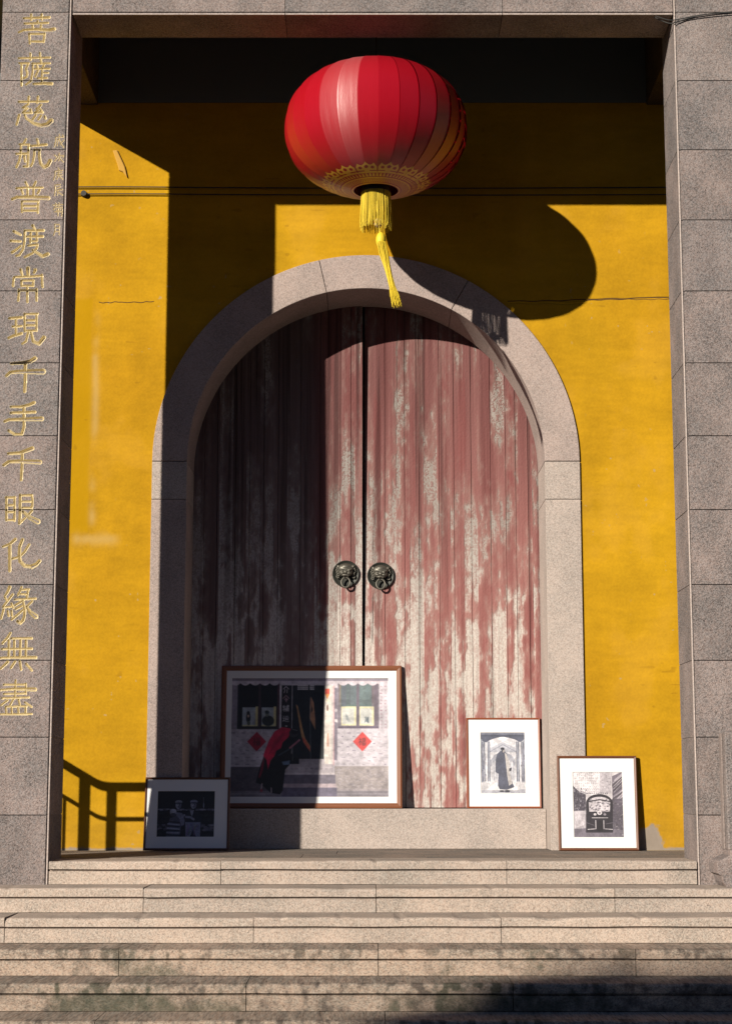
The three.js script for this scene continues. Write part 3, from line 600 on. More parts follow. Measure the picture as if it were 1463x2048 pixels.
// ---------------------------------------------------------------- red lantern
{
  const LX = 0.071, LY = 5.14, LZ = 1.18, R = 0.656, H = 0.47, N = 28, E = 2.2;
  const t = thing('red_lantern', 'big round red fabric lantern with gold pattern and yellow tassel', 'lantern', LX, LY, LZ);
  const rad = (y) => R * Math.pow(Math.max(0, 1 - Math.pow(Math.abs(y) / H, E)), 1 / E);
  const prof = [];
  const T = 44;
  for (let i = 0; i <= T; i++) { const a = lerp(-1.36, 1.36, i / T), y = H * Math.sign(a) * Math.pow(Math.abs(Math.sin(a)), 2 / E), r = Math.max(0.12, R * Math.pow(Math.cos(a), 2 / E)); prof.push([r, y]); }
  let len = 0; const cum = prof.map((p, i) => (len += i ? Math.hypot(p[0] - prof[i - 1][0], p[1] - prof[i - 1][1]) : 0));
  const EDGE = cum[prof.findIndex((p) => p[0] > 0.405)] / len;
  const gold = (u, s) => {                                          // u: across two gores, s: 0 at the opening, 1 at the outer edge of the printed border
    const w = Math.abs(u - 0.5) * 2;                                // 0 in the middle of a petal, 1 between petals
    const ringed = (cu, cs, r0, r1) => { const q = Math.hypot((w - cu) * 0.5, (s - cs) * 1.5); return q < r1 && q > r0; };
    if (s > 1) return false;
    if (s < 0.06) return s > 0.02;
    if (s < 0.3) return s > 0.1 && (Math.floor(u * 14) + Math.floor((s - 0.1) / 0.06)) % 2 === 0;
    if (s < 0.35) return true;
    if (s < 0.53) return s > 0.39 && Math.abs(((u * 5) % 1) - 0.5) > 0.14 + (s - 0.39) * 1.6;
    if (s < 0.59) return s > 0.545;
    const edge = 0.98 - 0.1 * w * w - 0.1 * Math.abs(Math.sin(w * 4.6));
    if (s > edge || w > 0.93) return false;
    return !(ringed(0, 0.8, -1, 0.09) || ringed(0.55, 0.77, -1, 0.08) || (s > 0.62 && s < 0.66 && w > 0.25));
  };
  const map = colourMap(512, 2048, (u, v) => {
    const thread = 0.9 + 0.1 * noise(u * 512, v * 40, 401) + 0.1 * (noise(u * 80, v * 900, 403) - 0.5);
    return gold(u, v / EDGE) && noise(u * 120, v * 400, 405) > 0.06 ? [0.62 * thread, 0.36 * thread, 0.04] : [0.3 * thread, 0.0035 * thread, 0.011 * thread];
  });
  const crease = greyMap(256, 1024, (u, v) => 0.5 + 0.5 * (fbm(u * 8, v * 5, 411, 2, 8) - 0.5) + 0.16 * (noise(u * 128, v * 512, 413) - 0.5) - 0.25 * smooth(0.04, 0.0, Math.min(Math.abs(((u * 2) % 1)), 1 - ((u * 2) % 1))));
  const cloth = new THREE.MeshPhysicalMaterial({ map, bumpMap: crease, bumpScale: 0.0011, roughness: 0.4, anisotropy: 0.85, anisotropyRotation: Math.PI / 2, specularIntensity: 1, ior: 1.64, side: THREE.DoubleSide });
  const q = rng(404);
  for (let g = 0; g < N; g++) {
    const a0 = (g + 0.12) / N * Math.PI * 2, a1 = a0 + Math.PI * 2 / N, pos = [], uv = [], idx = [], C = 4, lift = 0.008 + 0.004 * q();
    for (let i = 0; i <= T; i++) for (let c = 0; c <= C; c++) {
      const s = c / C, [r, y] = prof[i], bulge = Math.sin(Math.PI * cum[i] / len);
      const A = [Math.sin(a0) * r, Math.cos(a0) * r], B = [Math.sin(a1) * (r - lift * bulge), Math.cos(a1) * (r - lift * bulge)];   // each gore tucks under the next
      const puff = 1 + 0.0008 * Math.sin(Math.PI * s) * bulge;
      pos.push(lerp(A[0], B[0], s) * puff, y, lerp(A[1], B[1], s) * puff); uv.push((g % 2 + s) / 2, cum[i] / len);
    }
    for (let i = 0; i < T; i++) for (let c = 0; c < C; c++) { const k = i * (C + 1) + c; idx.push(k, k + 1, k + C + 2, k, k + C + 2, k + C + 1); }
    const geo = new THREE.BufferGeometry();
    geo.setAttribute('position', new THREE.Float32BufferAttribute(pos, 3)); geo.setAttribute('uv', new THREE.Float32BufferAttribute(uv, 2)); geo.setIndex(idx); geo.computeVertexNormals();
    part('gore', geo, cloth, t);
  }
  const lathe = (pts, m = 32) => new THREE.LatheGeometry(pts.map((p) => new THREE.Vector2(...p)), m);
  part('collar', lathe([[0.0, -0.375], [0.1, -0.375], [0.1, -0.48], [0.096, -0.49], [0.085, -0.49], [0.0, -0.488]]), M.black, t);
  part('top_cap', lathe([[0.14, 0.42], [0.14, 0.445], [0.1, 0.455], [0.075, 0.5], [0.03, 0.51], [0, 0.51]]), new THREE.MeshStandardMaterial({ color: rgb(0.3, 0.14, 0.03), roughness: 0.6 }), t);
  part('cord', tube([[0, 0.5, 0], [0.003, 0.8, 0.002], [0, 1.215, 0]], 0.006, 12), M.cable, t);
  const yellow = new THREE.MeshStandardMaterial({ color: rgb(0.6, 0.45, 0.02), roughness: 0.62 });
  const strands = (n, fn) => { const l = []; for (let k = 0; k < n; k++) { const [pts, r] = fn(k); l.push(tube(pts, r, 5, 4)); } return merge(l); };
  part('fringe', strands(340, () => { const a = q() * 6.2832, r = 0.099 + 0.006 * q(), s = 0.225 + 0.05 * q(), o = 0.018 * (q() - 0.3); return [[[r * Math.cos(a), -0.476, r * Math.sin(a)], [(r + o * 0.6) * Math.cos(a), -0.476 - s * 0.5, (r + o * 0.6) * Math.sin(a)], [(r + o) * Math.cos(a + 0.05 * q()), -0.476 - s, (r + o) * Math.sin(a)]], 0.0014]; }), yellow, t);
  // the long tassel, blown to one side and towards the street
  const axis = new THREE.CatmullRomCurve3([[0.0, -0.47, 0], [0.012, -0.66, 0.01], [0.03, -0.82, 0.05], [0.075, -1.05, 0.14], [0.143, -1.37, 0.255]].map((p) => new THREE.Vector3(...p)));
  const tassel = new THREE.Group(); tassel.name = 'tassel'; t.add(tassel);
  part('strands', strands(230, (k) => {
    const a = q() * 6.2832, pts = [], rr = Math.sqrt(q()), long = 0.93 + 0.09 * q();
    for (let i = 0; i <= 5; i++) { const s = 0.42 + (long - 0.42) * i / 5, p = axis.getPointAt(Math.min(1, s)), w = [0.034, 0.034, 0.024, 0.02, 0.022, 0.036][i] * rr; pts.push([p.x + w * Math.cos(a + i * 0.25), p.y - Math.max(0, s - 1) * 0.9, p.z + w * Math.sin(a + i * 0.25)]); }
    return [pts, 0.0013];
  }), yellow, tassel);
  const at = axis.getPointAt(0.245), bead = new THREE.SphereGeometry(0.031, 18, 12); bead.scale(1, 1.1, 1); bead.translate(at.x, at.y, at.z);
  const ivory = colourMap(64, 64, (u, v) => (Math.floor(u * 10) % 2 === 0 && Math.abs(((v * 3) % 1) - 0.5) < 0.22 && v > 0.25 && v < 0.75 ? [0.12, 0.02, 0.02] : [0.78, 0.62, 0.3]));
  part('bead', bead, new THREE.MeshStandardMaterial({ map: ivory, roughness: 0.5 }), tassel);
  const a2 = axis.getPointAt(0.4); part('knot', (() => { const g = new THREE.SphereGeometry(0.04, 14, 10); g.scale(0.9, 1.5, 0.9); g.translate(a2.x, a2.y, a2.z); return g; })(), yellow, tassel);
  part('tassel_cord', tube([[0, -0.47, 0], [0.008, -0.6, 0.005], [a2.x, a2.y, a2.z]], 0.006, 16), yellow, tassel);
}

// ---------------------------------------------------------------- cables
{
  const g = 'thin black cables strung flat along the yellow wall';
  const w = thing('cable', 'thin black cable along the yellow wall, the upper of two', 'cable', 0, 0, 0, g), w2 = thing('cable', 'thin black cable along the yellow wall, the lower of two, with an insulator', 'cable', 0, 0, 0, g);
  part('wire', tube([[-2.6, 5.117, 0.02], [-1.9, 5.119, 0.02], [-0.9, 5.112, 0.02], [0.6, 5.108, 0.02], [2.7, 5.118, 0.02]], 0.0048, 60, 6), M.cable, w);
  part('wire', tube([[-2.6, 5.058, 0.02], [-1.9, 5.062, 0.02], [-0.9, 5.056, 0.02], [0.6, 5.052, 0.02], [2.7, 5.058, 0.02]], 0.0048, 60, 6), M.cable, w2);
  const ins = new THREE.CylinderGeometry(0.022, 0.026, 0.036, 14); ins.rotateX(Math.PI / 2); ins.translate(-2.21, 5.064, 0.018);
  part('insulator', ins, M.cable, w2);
  const c = thing('cable', 'pair of black cables bent round the upper corner of the plain pillar', 'cable');
  part('wire', tube([[2.0, 5.742, PZ + 0.004], [2.1, 5.708, PZ + 0.012], [2.17, 5.716, PZ + 0.014], [2.27, 5.738, PZ + 0.013], [2.42, 5.76, PZ + 0.012], [2.7, 5.782, PZ + 0.012]], 0.0038, 40), M.cable, c);
  part('wire', tube([[2.0, 5.748, PZ - 0.03], [2.1, 5.69, PZ + 0.0], [2.14, 5.69, PZ + 0.014], [2.2, 5.712, PZ + 0.013], [2.33, 5.742, PZ + 0.025], [2.7, 5.772, PZ + 0.014]], 0.0038, 40), M.cable, c);
}

// ---------------------------------------------------------------- framed photographs leaning at the door
const paper = (w, h, draw) => { const c = document.createElement('canvas'); c.width = w; c.height = h; draw(c.getContext('2d'), w, h); const t = new THREE.CanvasTexture(c); t.colorSpace = THREE.SRGBColorSpace; return t; };
function woodMaterial(r, g, b, seed) {
  const map = colourMap(256, 256, (u, v) => { const n = fbm(u * 4, v * 40, seed, 4, 4, 40); const k = 0.7 + 0.6 * n; return [clamp(0.8 * k), clamp(0.8 * k * (0.96 + 0.06 * n)), clamp(0.8 * k * (0.94 + 0.1 * n))]; });
  map.repeat.set(2, 8);
  return new THREE.MeshStandardMaterial({ color: rgb(r / 0.8, g / 0.8, b / 0.8), map, roughness: 0.42 });
}
// base: middle of the bottom front edge; lean in radians; prints: x0, x1, y0, y1 measured from the frame's lower left corner
function framed(label, w, h, mould, deep, [x, y, z], lean, turn, wood, print, px, py) {
  const t = thing('framed_picture', label, 'framed picture', x, y, z, 'framed pictures leaning at the doorway');
  t.rotation.order = 'YXZ'; t.rotation.y = turn; t.rotation.x = -lean;
  const rail = (len, horizontal) => {
    // mitred moulding: rounded face, built along x then turned
    const s = new THREE.Shape([[0, 0], [mould, 0], [mould, deep - 0.008], [mould * 0.8, deep - 0.003], [mould * 0.35, deep], [mould * 0.08, deep - 0.003], [0, deep - 0.01]].map((q) => new THREE.Vector2(...q)));
    const g = new THREE.ExtrudeGeometry(s, { depth: 1, bevelEnabled: false });
    const p = g.attributes.position;
    for (let i = 0; i < p.count; i++) { const o = p.getX(i), d = p.getY(i), e = p.getZ(i); p.setXYZ(i, e > 0.5 ? len / 2 - o - 0.0003 : -len / 2 + o + 0.0003, o, d - deep); }
    const gi = g.index ? g.toNonIndexed() : g; gi.deleteAttribute('normal'); gi.computeVertexNormals();
    const uv = gi.attributes.uv; for (let i = 0; i < uv.count; i++) uv.setXY(i, gi.attributes.position.getX(i), gi.attributes.position.getY(i) + gi.attributes.position.getZ(i));
    return gi;
  };
  const bottom = rail(w), top = rail(w), left = rail(h), right = rail(h);
  top.rotateZ(Math.PI); top.translate(0, h, 0); left.rotateZ(-Math.PI / 2); left.translate(-w / 2, h / 2, 0); right.rotateZ(Math.PI / 2); right.translate(w / 2, h / 2, 0);
  for (const g of [bottom, top, left, right]) part('frame_rail', g, wood, t);
  const m = mould * 0.85, zf = -0.009;
  const s = new THREE.Shape([[-w / 2 + m, m], [w / 2 - m, m], [w / 2 - m, h - m], [-w / 2 + m, h - m]].map((q) => new THREE.Vector2(...q)));
  const x0 = px[0] - w / 2, x1 = px[1] - w / 2;
  s.holes.push(new THREE.Path([[x0, py[0]], [x0, py[1]], [x1, py[1]], [x1, py[0]]].map((q) => new THREE.Vector2(...q))));
  const mg = new THREE.ExtrudeGeometry(s, { depth: 0.0025, bevelEnabled: true, bevelThickness: 0.0008, bevelSize: 0.0012, bevelOffset: -0.0012, bevelSegments: 1 });
  mg.translate(0, 0, zf - 0.0033);
  part('mat', mg, M.mat, t);
  const pg = new THREE.BoxGeometry(x1 - x0 + 0.012, py[1] - py[0] + 0.012, 0.001);
  const grow = 0.006, uv = pg.attributes.uv;
  for (let i = 0; i < uv.count; i++) uv.setXY(i, clamp((uv.getX(i) * (x1 - x0 + 2 * grow) - grow) / (x1 - x0)), clamp((uv.getY(i) * (py[1] - py[0] + 2 * grow) - grow) / (py[1] - py[0])));
  pg.translate((x0 + x1) / 2, (py[0] + py[1]) / 2, zf - 0.0045);
  part('print', pg, new THREE.MeshStandardMaterial({ color: rgb(0.72, 0.72, 0.72), map: print, roughness: 0.6 }), t);
  part('backing', block(-w / 2 + m, w / 2 - m, m, h - m, -deep + 0.001, zf - 0.0055, 0.001), M.backing, t);
  return t;
}
const wob = rng(909);
const jitter = (a) => (wob() - 0.5) * 2 * a;
function poly(c, fill, ...pts) { c.fillStyle = fill; c.beginPath(); pts.forEach(([x, y], i) => (i ? c.lineTo(x, y) : c.moveTo(x, y))); c.closePath(); c.fill(); }
function blob(c, fill, x, y, rx, ry, rot = 0) { c.fillStyle = fill; c.beginPath(); c.ellipse(x, y, rx, ry, rot, 0, 6.2832); c.fill(); }
function brush(c, colour, w, ...strokes) { c.strokeStyle = colour; c.lineWidth = w; c.lineCap = c.lineJoin = 'round'; for (const s of strokes) { c.beginPath(); s.forEach(([x, y], i) => (i ? c.lineTo(x, y) : c.moveTo(x, y))); c.stroke(); } }
function film(c, w, h, amount) {
  // soften the drawing like a lens, then add tonal unevenness, grain and a painted gloss reflection lifting the blacks
  const s = document.createElement('canvas'); s.width = w; s.height = h; const q = s.getContext('2d'); q.filter = `blur(${(w / 420).toFixed(1)}px)`; q.drawImage(c.canvas, 0, 0, w, h); c.drawImage(s, 0, 0);
  const m = c.getImageData(0, 0, w, h), b = m.data;
  for (let y = 0, i = 0; y < h; y++) for (let x = 0; x < w; x++, i += 4) { const k = 0.74 + 0.36 * fbm(x / w * 9, y / h * 9, 601 + w, 3) + 0.3 * (fbm(x / w * 46, y / h * 46, 603 + w, 3) - 0.5); b[i] = 24 + b[i] * k * 0.95; b[i + 1] = 24 + b[i + 1] * k * 0.95; b[i + 2] = 28 + b[i + 2] * k * 0.95; }
  c.putImageData(m, 0, 0); const d = c.getImageData(0, 0, w, h), a = d.data; for (let i = 0; i < a.length; i += 4) { const n = (wob() - 0.5) * amount; a[i] += n; a[i + 1] += n; a[i + 2] += n; } c.putImageData(d, 0, 0); }
// scaled brush strokes of a written sign, given on a 10 by 10 square
function written(c, colour, w, x, y, s, strokes) { brush(c, colour, w, ...strokes.map((k) => k.map(([a, b]) => [x + a * s / 10, y + b * s / 10]))); }
const SIGN = {
  jie: [[[5, 0], [1, 4]], [[5, 0], [9, 4]], [[3.4, 4.5], [3.2, 7], [2, 9.5]], [[6.5, 4.5], [6.5, 9.5]]],
  ling: [[[5, 0], [0.5, 4.5]], [[5, 0], [9.5, 4.5]], [[4, 4], [6, 4.4]], [[2.5, 6], [7.5, 6], [5.2, 8]], [[4.3, 7.6], [6, 9.6]]],
  fu: [[[0.3, 2], [4.4, 2]], [[2, 0.3], [1, 4.6], [4.2, 4.6]], [[2.6, 3.2], [2.6, 9.6]], [[0.3, 7.2], [4.5, 6.6]], [[5, 2], [9.6, 2]], [[5.4, 4], [5.3, 9.4]], [[5.4, 4], [9.2, 4], [9.2, 9.4]], [[5.4, 5.8], [9, 5.8]], [[5.4, 7.5], [9, 7.5]], [[7.3, 0.4], [7.3, 9.6]], [[8.4, 0.3], [9, 1.2]]],
  yun: [[[4, 1.6], [8.6, 1.4]], [[3.2, 4], [9.6, 3.8]], [[6, 4], [4.4, 6.6], [8.6, 6.3]], [[7.8, 5.2], [9, 7.2]], [[1.4, 1], [2.2, 2]], [[0.6, 4], [2.4, 4], [2, 7.2]], [[0.4, 8.6], [2.4, 7.6], [5, 9], [9.8, 9.2]]],
  luck: [[[1.8, 0.4], [2.6, 1.4]], [[0.6, 2.6], [3.8, 2.4], [0.4, 6.2]], [[2.3, 4.2], [2.3, 9.6]], [[3, 4.6], [4, 5.6]], [[4.8, 0.8], [9.4, 0.7]], [[5.4, 2.2], [5.4, 4], [8.8, 4], [8.8, 2.2], [5.4, 2.2]], [[5, 5.4], [9.2, 5.4], [9.2, 9.4], [5, 9.4], [5, 5.4]], [[5, 7.4], [9.2, 7.4]], [[7.1, 5.4], [7.1, 9.4]]],
};
const shopPrint = paper(1216, 914, (c, W, H) => {
  const g = c; g.fillStyle = '#c9c2cb'; g.fillRect(0, 0, W, H);
  const X = (q) => (q - 130) / 1110 * W, Y = (q) => (q - 160) / 830 * H;     // drawn on a 1110 x 830 sheet
  const R = (fill, a, b, d, e) => { g.fillStyle = fill; g.fillRect(X(a), Y(b), X(d) - X(a), Y(e) - Y(b)); };
  R('#5a525e', 130, 160, 1240, 180); R('#8d8490', 130, 168, 1240, 176);
  // wall of pale bricks
  R('#cbc5cd', 130, 180, 1240, 780);
  for (let y = 545, k = 0; y < 775; y += 24, k++) for (let x = 130 + (k % 2) * 36; x < 1240; x += 74) R(`rgba(70,62,84,${0.25 + 0.5 * wob()})`, x + jitter(5), y + jitter(1), x + 22 + jitter(12), y + 4);
  for (let y = 220; y < 520; y += 24) { for (let x = 1180; x < 1240; x += 30) R(`rgba(120,60,80,${0.3 + 0.5 * wob()})`, x + jitter(6), y, x + 12, y + 5); for (let x = 130; x < 165; x += 18) R(`rgba(80,66,90,${0.3 + 0.5 * wob()})`, x, y, x + 9, y + 5); }
  // rough plinth and pavement
  R('#57525a', 130, 780, 520, 945); R('#a39a98', 860, 775, 1240, 945);
  for (let k = 0; k < 900; k++) { const a = wob() < 0.5, x = a ? 130 + wob() * 390 : 860 + wob() * 380; const v = a ? 60 + wob() * 60 : 120 + wob() * 90; g.fillStyle = `rgba(${v},${v - 6},${v},0.5)`; g.fillRect(X(x), Y(782 + wob() * 160), 4 + wob() * 20, 2 + wob() * 7); }
  R('#7d7880', 130, 945, 1240, 990); R('#948e96', 130, 960, 1240, 968); R('#9d9598', 860, 930, 1240, 945);
  // left window
  R('#8f8894', 130, 205, 175, 520); R('#1d2225', 175, 195, 470, 520); R('#12181a', 190, 200, 460, 505); R('#3a2c33', 322, 200, 340, 505); R('#4b3038', 455, 200, 470, 515);
  for (const [a, b] of [[210, 320], [345, 448]]) { R('#a8b6bd', a, 368, b, 500); R('#d9cf8e', b - 18, 362, b, 500); R('#d9d79d', a, 490, b, 500); }
  blob(g, '#20282b', X(253), Y(440), 17, 40); blob(g, '#c3a58f', X(253), Y(428), 9, 13); blob(g, '#1f2629', X(252), Y(408), 12, 14); blob(g, '#4d594a', X(256), Y(478), 12, 17);
  blob(g, '#26322f', X(392), Y(462), 46, 40); blob(g, '#75806f', X(384), Y(416), 15, 20); blob(g, '#2b3937', X(384), Y(402), 17, 13);
  // right window with grey blinds
  R('#756d76', 880, 200, 1170, 515); R('#827c86', 890, 205, 1130, 505);
  for (let k = 0; k < 40; k++) R(`rgba(${70 + wob() * 70},${66 + wob() * 66},${76 + wob() * 70},0.6)`, 890 + wob() * 235, 205, 894 + wob() * 240, 330 + wob() * 40);
  R('#685f6c', 1012, 205, 1030, 505); R('#665c68', 1136, 205, 1160, 510); R('#5c5262', 885, 500, 1165, 515);
  for (const [a, b] of [[905, 1010], [1032, 1134]]) { R('#e7e2b4', a, 362, b, 495); R('#d5d8d2', a + 6, 374, b - 14, 484); }
  for (let k = 0; k < 12; k++) { brush(g, '#8a9499', 2, [[X(940 + jitter(12)), Y(420 + jitter(12))], [X(955 + jitter(20)), Y(462 + jitter(12))]]); brush(g, '#5f6c74', 4, [[X(1080 + jitter(18)), Y(440 + jitter(8))], [X(1080 + jitter(18)), Y(470 + jitter(6))]]); }
  // scalloped awning
  g.fillStyle = '#d6cdd6'; g.beginPath(); g.moveTo(X(130), Y(180)); g.lineTo(X(1240), Y(180)); g.lineTo(X(1240), Y(205));
  for (let k = 16; k >= 0; k--) g.quadraticCurveTo(X(130 + (k + 0.5) * 69 - 4), Y(232), X(130 + k * 69 - 6), Y(200)); g.closePath(); g.fill();
  R('#8c8391', 130, 176, 1240, 184);
  // doorway
  R('#14191b', 485, 215, 850, 770); R('#e4dde0', 475, 215, 484, 520); R('#1b1d20', 486, 215, 546, 520); R('#c3bcc2', 556, 215, 562, 690);
  R('#1a2226', 570, 215, 790, 720); R('#e8e4e6', 596, 212, 715, 246); for (const y of [220, 232]) R('#23282b', 596, y, 715, y + 4); R('#22282b', 672, 212, 682, 246);
  written(g, '#e8dfe2', 5, X(492), Y(222), 52, SIGN.jie); written(g, '#d9a5ae', 5, X(492), Y(285), 52, SIGN.ling); written(g, '#f0ecee', 5, X(492), Y(352), 52, SIGN.fu); written(g, '#f0ecee', 5, X(492), Y(424), 52, SIGN.yun);
  blob(g, '#cfc8cc', X(520), Y(498), 10, 5);
  poly(g, '#b98a55', [X(586), Y(345)], [X(600), Y(360)], [X(640), Y(540)], [X(655), Y(585)], [X(692), Y(640)], [X(690), Y(680)], [X(650), Y(620)], [X(626), Y(570)]);
  poly(g, '#e06a4c', [X(632), Y(575)], [X(650), Y(585)], [X(690), Y(650)], [X(688), Y(676)], [X(640), Y(610)]);
  poly(g, '#c08a62', [X(690), Y(290)], [X(712), Y(335)], [X(722), Y(440)], [X(724), Y(528)], [X(700), Y(480)], [X(682), Y(440)]); poly(g, '#2b2a2c', [X(694), Y(340)], [X(704), Y(390)], [X(692), Y(410)]);
  brush(g, '#9b9aa0', 3, [[X(684), Y(300)], [X(692), Y(725)]], [[X(568), Y(560)], [X(566), Y(740)]]);
  R('#ece4da', 785, 215, 846, 770); R('#d94b36', 790, 238, 822, 275); poly(g, '#e7893d', [X(790), Y(275)], [X(822), Y(275)], [X(806), Y(312)]); R('#f3ead0', 792, 312, 820, 330); blob(g, '#5b3a2f', X(808), Y(372), 6, 26); R('#d9a088', 806, 548, 818, 640); R('#d8d2cf', 835, 215, 850, 770); R('#d9a4a8', 850, 215, 856, 770); R('#7d7684', 856, 232, 878, 735);
  written(g, '#e9e3e6', 5, X(857), Y(380), 24, SIGN.jie); written(g, '#e9e3e6', 5, X(857), Y(450), 24, SIGN.yun);
  // steps
  for (const [y0, y1, a, b, col] of [[725, 760, 612, 790, '#b5aeb4'], [760, 820, 515, 850, '#bdb5bb'], [820, 834, 510, 860, '#d5ccd0'], [834, 895, 505, 866, '#6e6876'], [895, 922, 495, 872, '#b8a8ae'], [922, 985, 492, 876, '#656074']]) R(col, a, y0, b, y1);
  for (let k = 0; k < 10; k++) R('rgba(80,74,90,0.5)', 520 + k * 34, 790 + jitter(6), 540 + k * 34, 796);
  // the two red diamonds
  for (const [x, col, ink] of [[314, '#b81f38', '#4a1622'], [1053, '#d9413d', '#5b2425']]) { poly(g, col, [X(x), Y(538)], [X(x + 66), Y(606)], [X(x), Y(674)], [X(x - 66), Y(606)]); written(g, ink, 5, X(x) - 30, Y(606) - 30, 60, SIGN.luck); }
  // bent old figure with a red shawl
  poly(g, '#171b1c', [X(468), Y(525)], [X(560), Y(515)], [X(600), Y(545)], [X(606), Y(590)], [X(560), Y(640)], [X(550), Y(760)], [X(515), Y(800)], [X(500), Y(940)], [X(482), Y(968)], [X(420), Y(960)], [X(350), Y(900)], [X(312), Y(888)], [X(340), Y(780)], [X(372), Y(690)], [X(400), Y(600)]);
  poly(g, '#e02044', [X(545), Y(514)], [X(490), Y(506)], [X(440), Y(535)], [X(402), Y(595)], [X(374), Y(665)], [X(362), Y(705)], [X(385), Y(735)], [X(396), Y(800)], [X(412), Y(740)], [X(440), Y(705)], [X(452), Y(670)], [X(486), Y(650)], [X(496), Y(612)], [X(536), Y(575)], [X(556), Y(530)]);
  for (let k = 0; k < 9; k++) brush(g, '#8d1430', 2, [[X(400 + k * 9), Y(700 - k * 12)], [X(440 + k * 9), Y(600 - k * 8)]]);
  poly(g, '#7a1c2c', [X(352), Y(760)], [X(372), Y(700)], [X(362), Y(800)], [X(340), Y(860)], [X(330), Y(850)]);
  blob(g, '#2e3234', X(572), Y(548), 34, 34); blob(g, '#17191b', X(580), Y(535), 30, 26); brush(g, '#9aa0a4', 3, [[X(560), Y(520)], [X(598), Y(530)]]);
  brush(g, '#38474f', 12, [[X(470), Y(700)], [X(540), Y(660)]]); brush(g, '#b06a78', 15, [[X(548), Y(650)], [X(590), Y(615)], [X(612), Y(596)]]); poly(g, '#6e89a6', [X(490), Y(745)], [X(548), Y(735)], [X(545), Y(765)], [X(500), Y(768)]);
  brush(g, '#b5a2a6', 9, [[X(356), Y(895)], [X(350), Y(940)]], [[X(420), Y(925)], [X(422), Y(955)]]); blob(g, '#a03a48', X(352), Y(942), 10, 12);
  film(g, W, H, 26);
});
const boysPrint = paper(520, 408, (c, W, H) => {
  c.fillStyle = '#15191c'; c.fillRect(0, 0, W, H);
  for (let k = 0; k < 260; k++) { const v = 18 + wob() * 30; c.fillStyle = `rgba(${v},${v + 4},${v + 6},0.5)`; c.fillRect(wob() * W, 180 + wob() * 230, 10 + wob() * 60, 6 + wob() * 20); }
  for (let k = 0; k < 60; k++) { const v = 90 + wob() * 80; c.fillStyle = `rgba(${v},${v},${v + 20},0.6)`; c.fillRect(wob() * W, 158 + wob() * 12, 14 + wob() * 30, 4 + wob() * 6); }
  for (let k = 0; k < 50; k++) { const v = 70 + wob() * 70; c.fillStyle = `rgba(${v},${v},${v + 18},0.5)`; c.fillRect(380 + wob() * 130, 285 + wob() * 60, 12 + wob() * 30, 5 + wob() * 12); c.fillRect(wob() * 110, 290 + wob() * 50, 10 + wob() * 20, 4 + wob() * 8); }
  brush(c, '#8b90a4', 3, [[412, 60], [416, 160]]); blob(c, '#8b90a4', 416, 130, 6, 24);
  const head = (x, y, s, cap) => { blob(c, '#8f94a8', x, y, 26 * s, 33 * s); blob(c, '#5c6072', x + 10 * s, y + 6 * s, 16 * s, 24 * s); blob(c, '#a8adbe', x - 8 * s, y - 2 * s, 10 * s, 12 * s); blob(c, '#23262e', x - 9 * s, y - 4 * s, 4 * s, 3 * s); blob(c, '#23262e', x + 10 * s, y - 4 * s, 4 * s, 3 * s); brush(c, '#34363f', 3 * s, [[x - 8 * s, y + 16 * s], [x + 8 * s, y + 16 * s]]); blob(c, cap, x + 2 * s, y - 27 * s, 33 * s, 17 * s); blob(c, '#2d313b', x + 4 * s, y - 17 * s, 32 * s, 6 * s); };
  poly(c, '#6d7288', [180, 190], [228, 196], [252, 260], [246, 300], [190, 320], [160, 260]);
  poly(c, '#232830', [250, 205], [300, 178], [372, 190], [400, 240], [392, 330], [256, 300]); poly(c, '#8d93a8', [296, 176], [330, 170], [316, 230], [304, 205]);
  brush(c, '#7c8196', 20, [[262, 230], [300, 232], [330, 250]], [[246, 214], [210, 240]]);
  poly(c, '#747a92', [256, 275], [392, 275], [392, 400], [356, 402], [330, 330], [300, 402], [262, 400]);
  for (let k = 0; k < 12; k++) brush(c, `rgba(${50 + wob() * 110},${52 + wob() * 110},${70 + wob() * 110},0.6)`, 4, [[262 + wob() * 120, 285 + wob() * 20], [262 + wob() * 120, 390]]);
  poly(c, '#4c5062', [122, 240], [180, 222], [208, 250], [222, 300], [210, 404], [86, 404], [96, 320]);
  for (let k = 0; k < 7; k++) brush(c, k % 2 ? '#8f95ab' : '#262b33', 12, [[106 - k * 2, 270 + k * 19], [205, 280 + k * 18 + jitter(4)]]);
  head(192, 128, 1, '#8b90a2'); head(326, 126, 1.02, '#7d8298'); blob(c, '#9297a9', 148, 192, 30, 32); blob(c, '#3a3d48', 150, 212, 28, 16); blob(c, '#a3a8b8', 146, 178, 28, 18);
  film(c, W, H, 30);
});
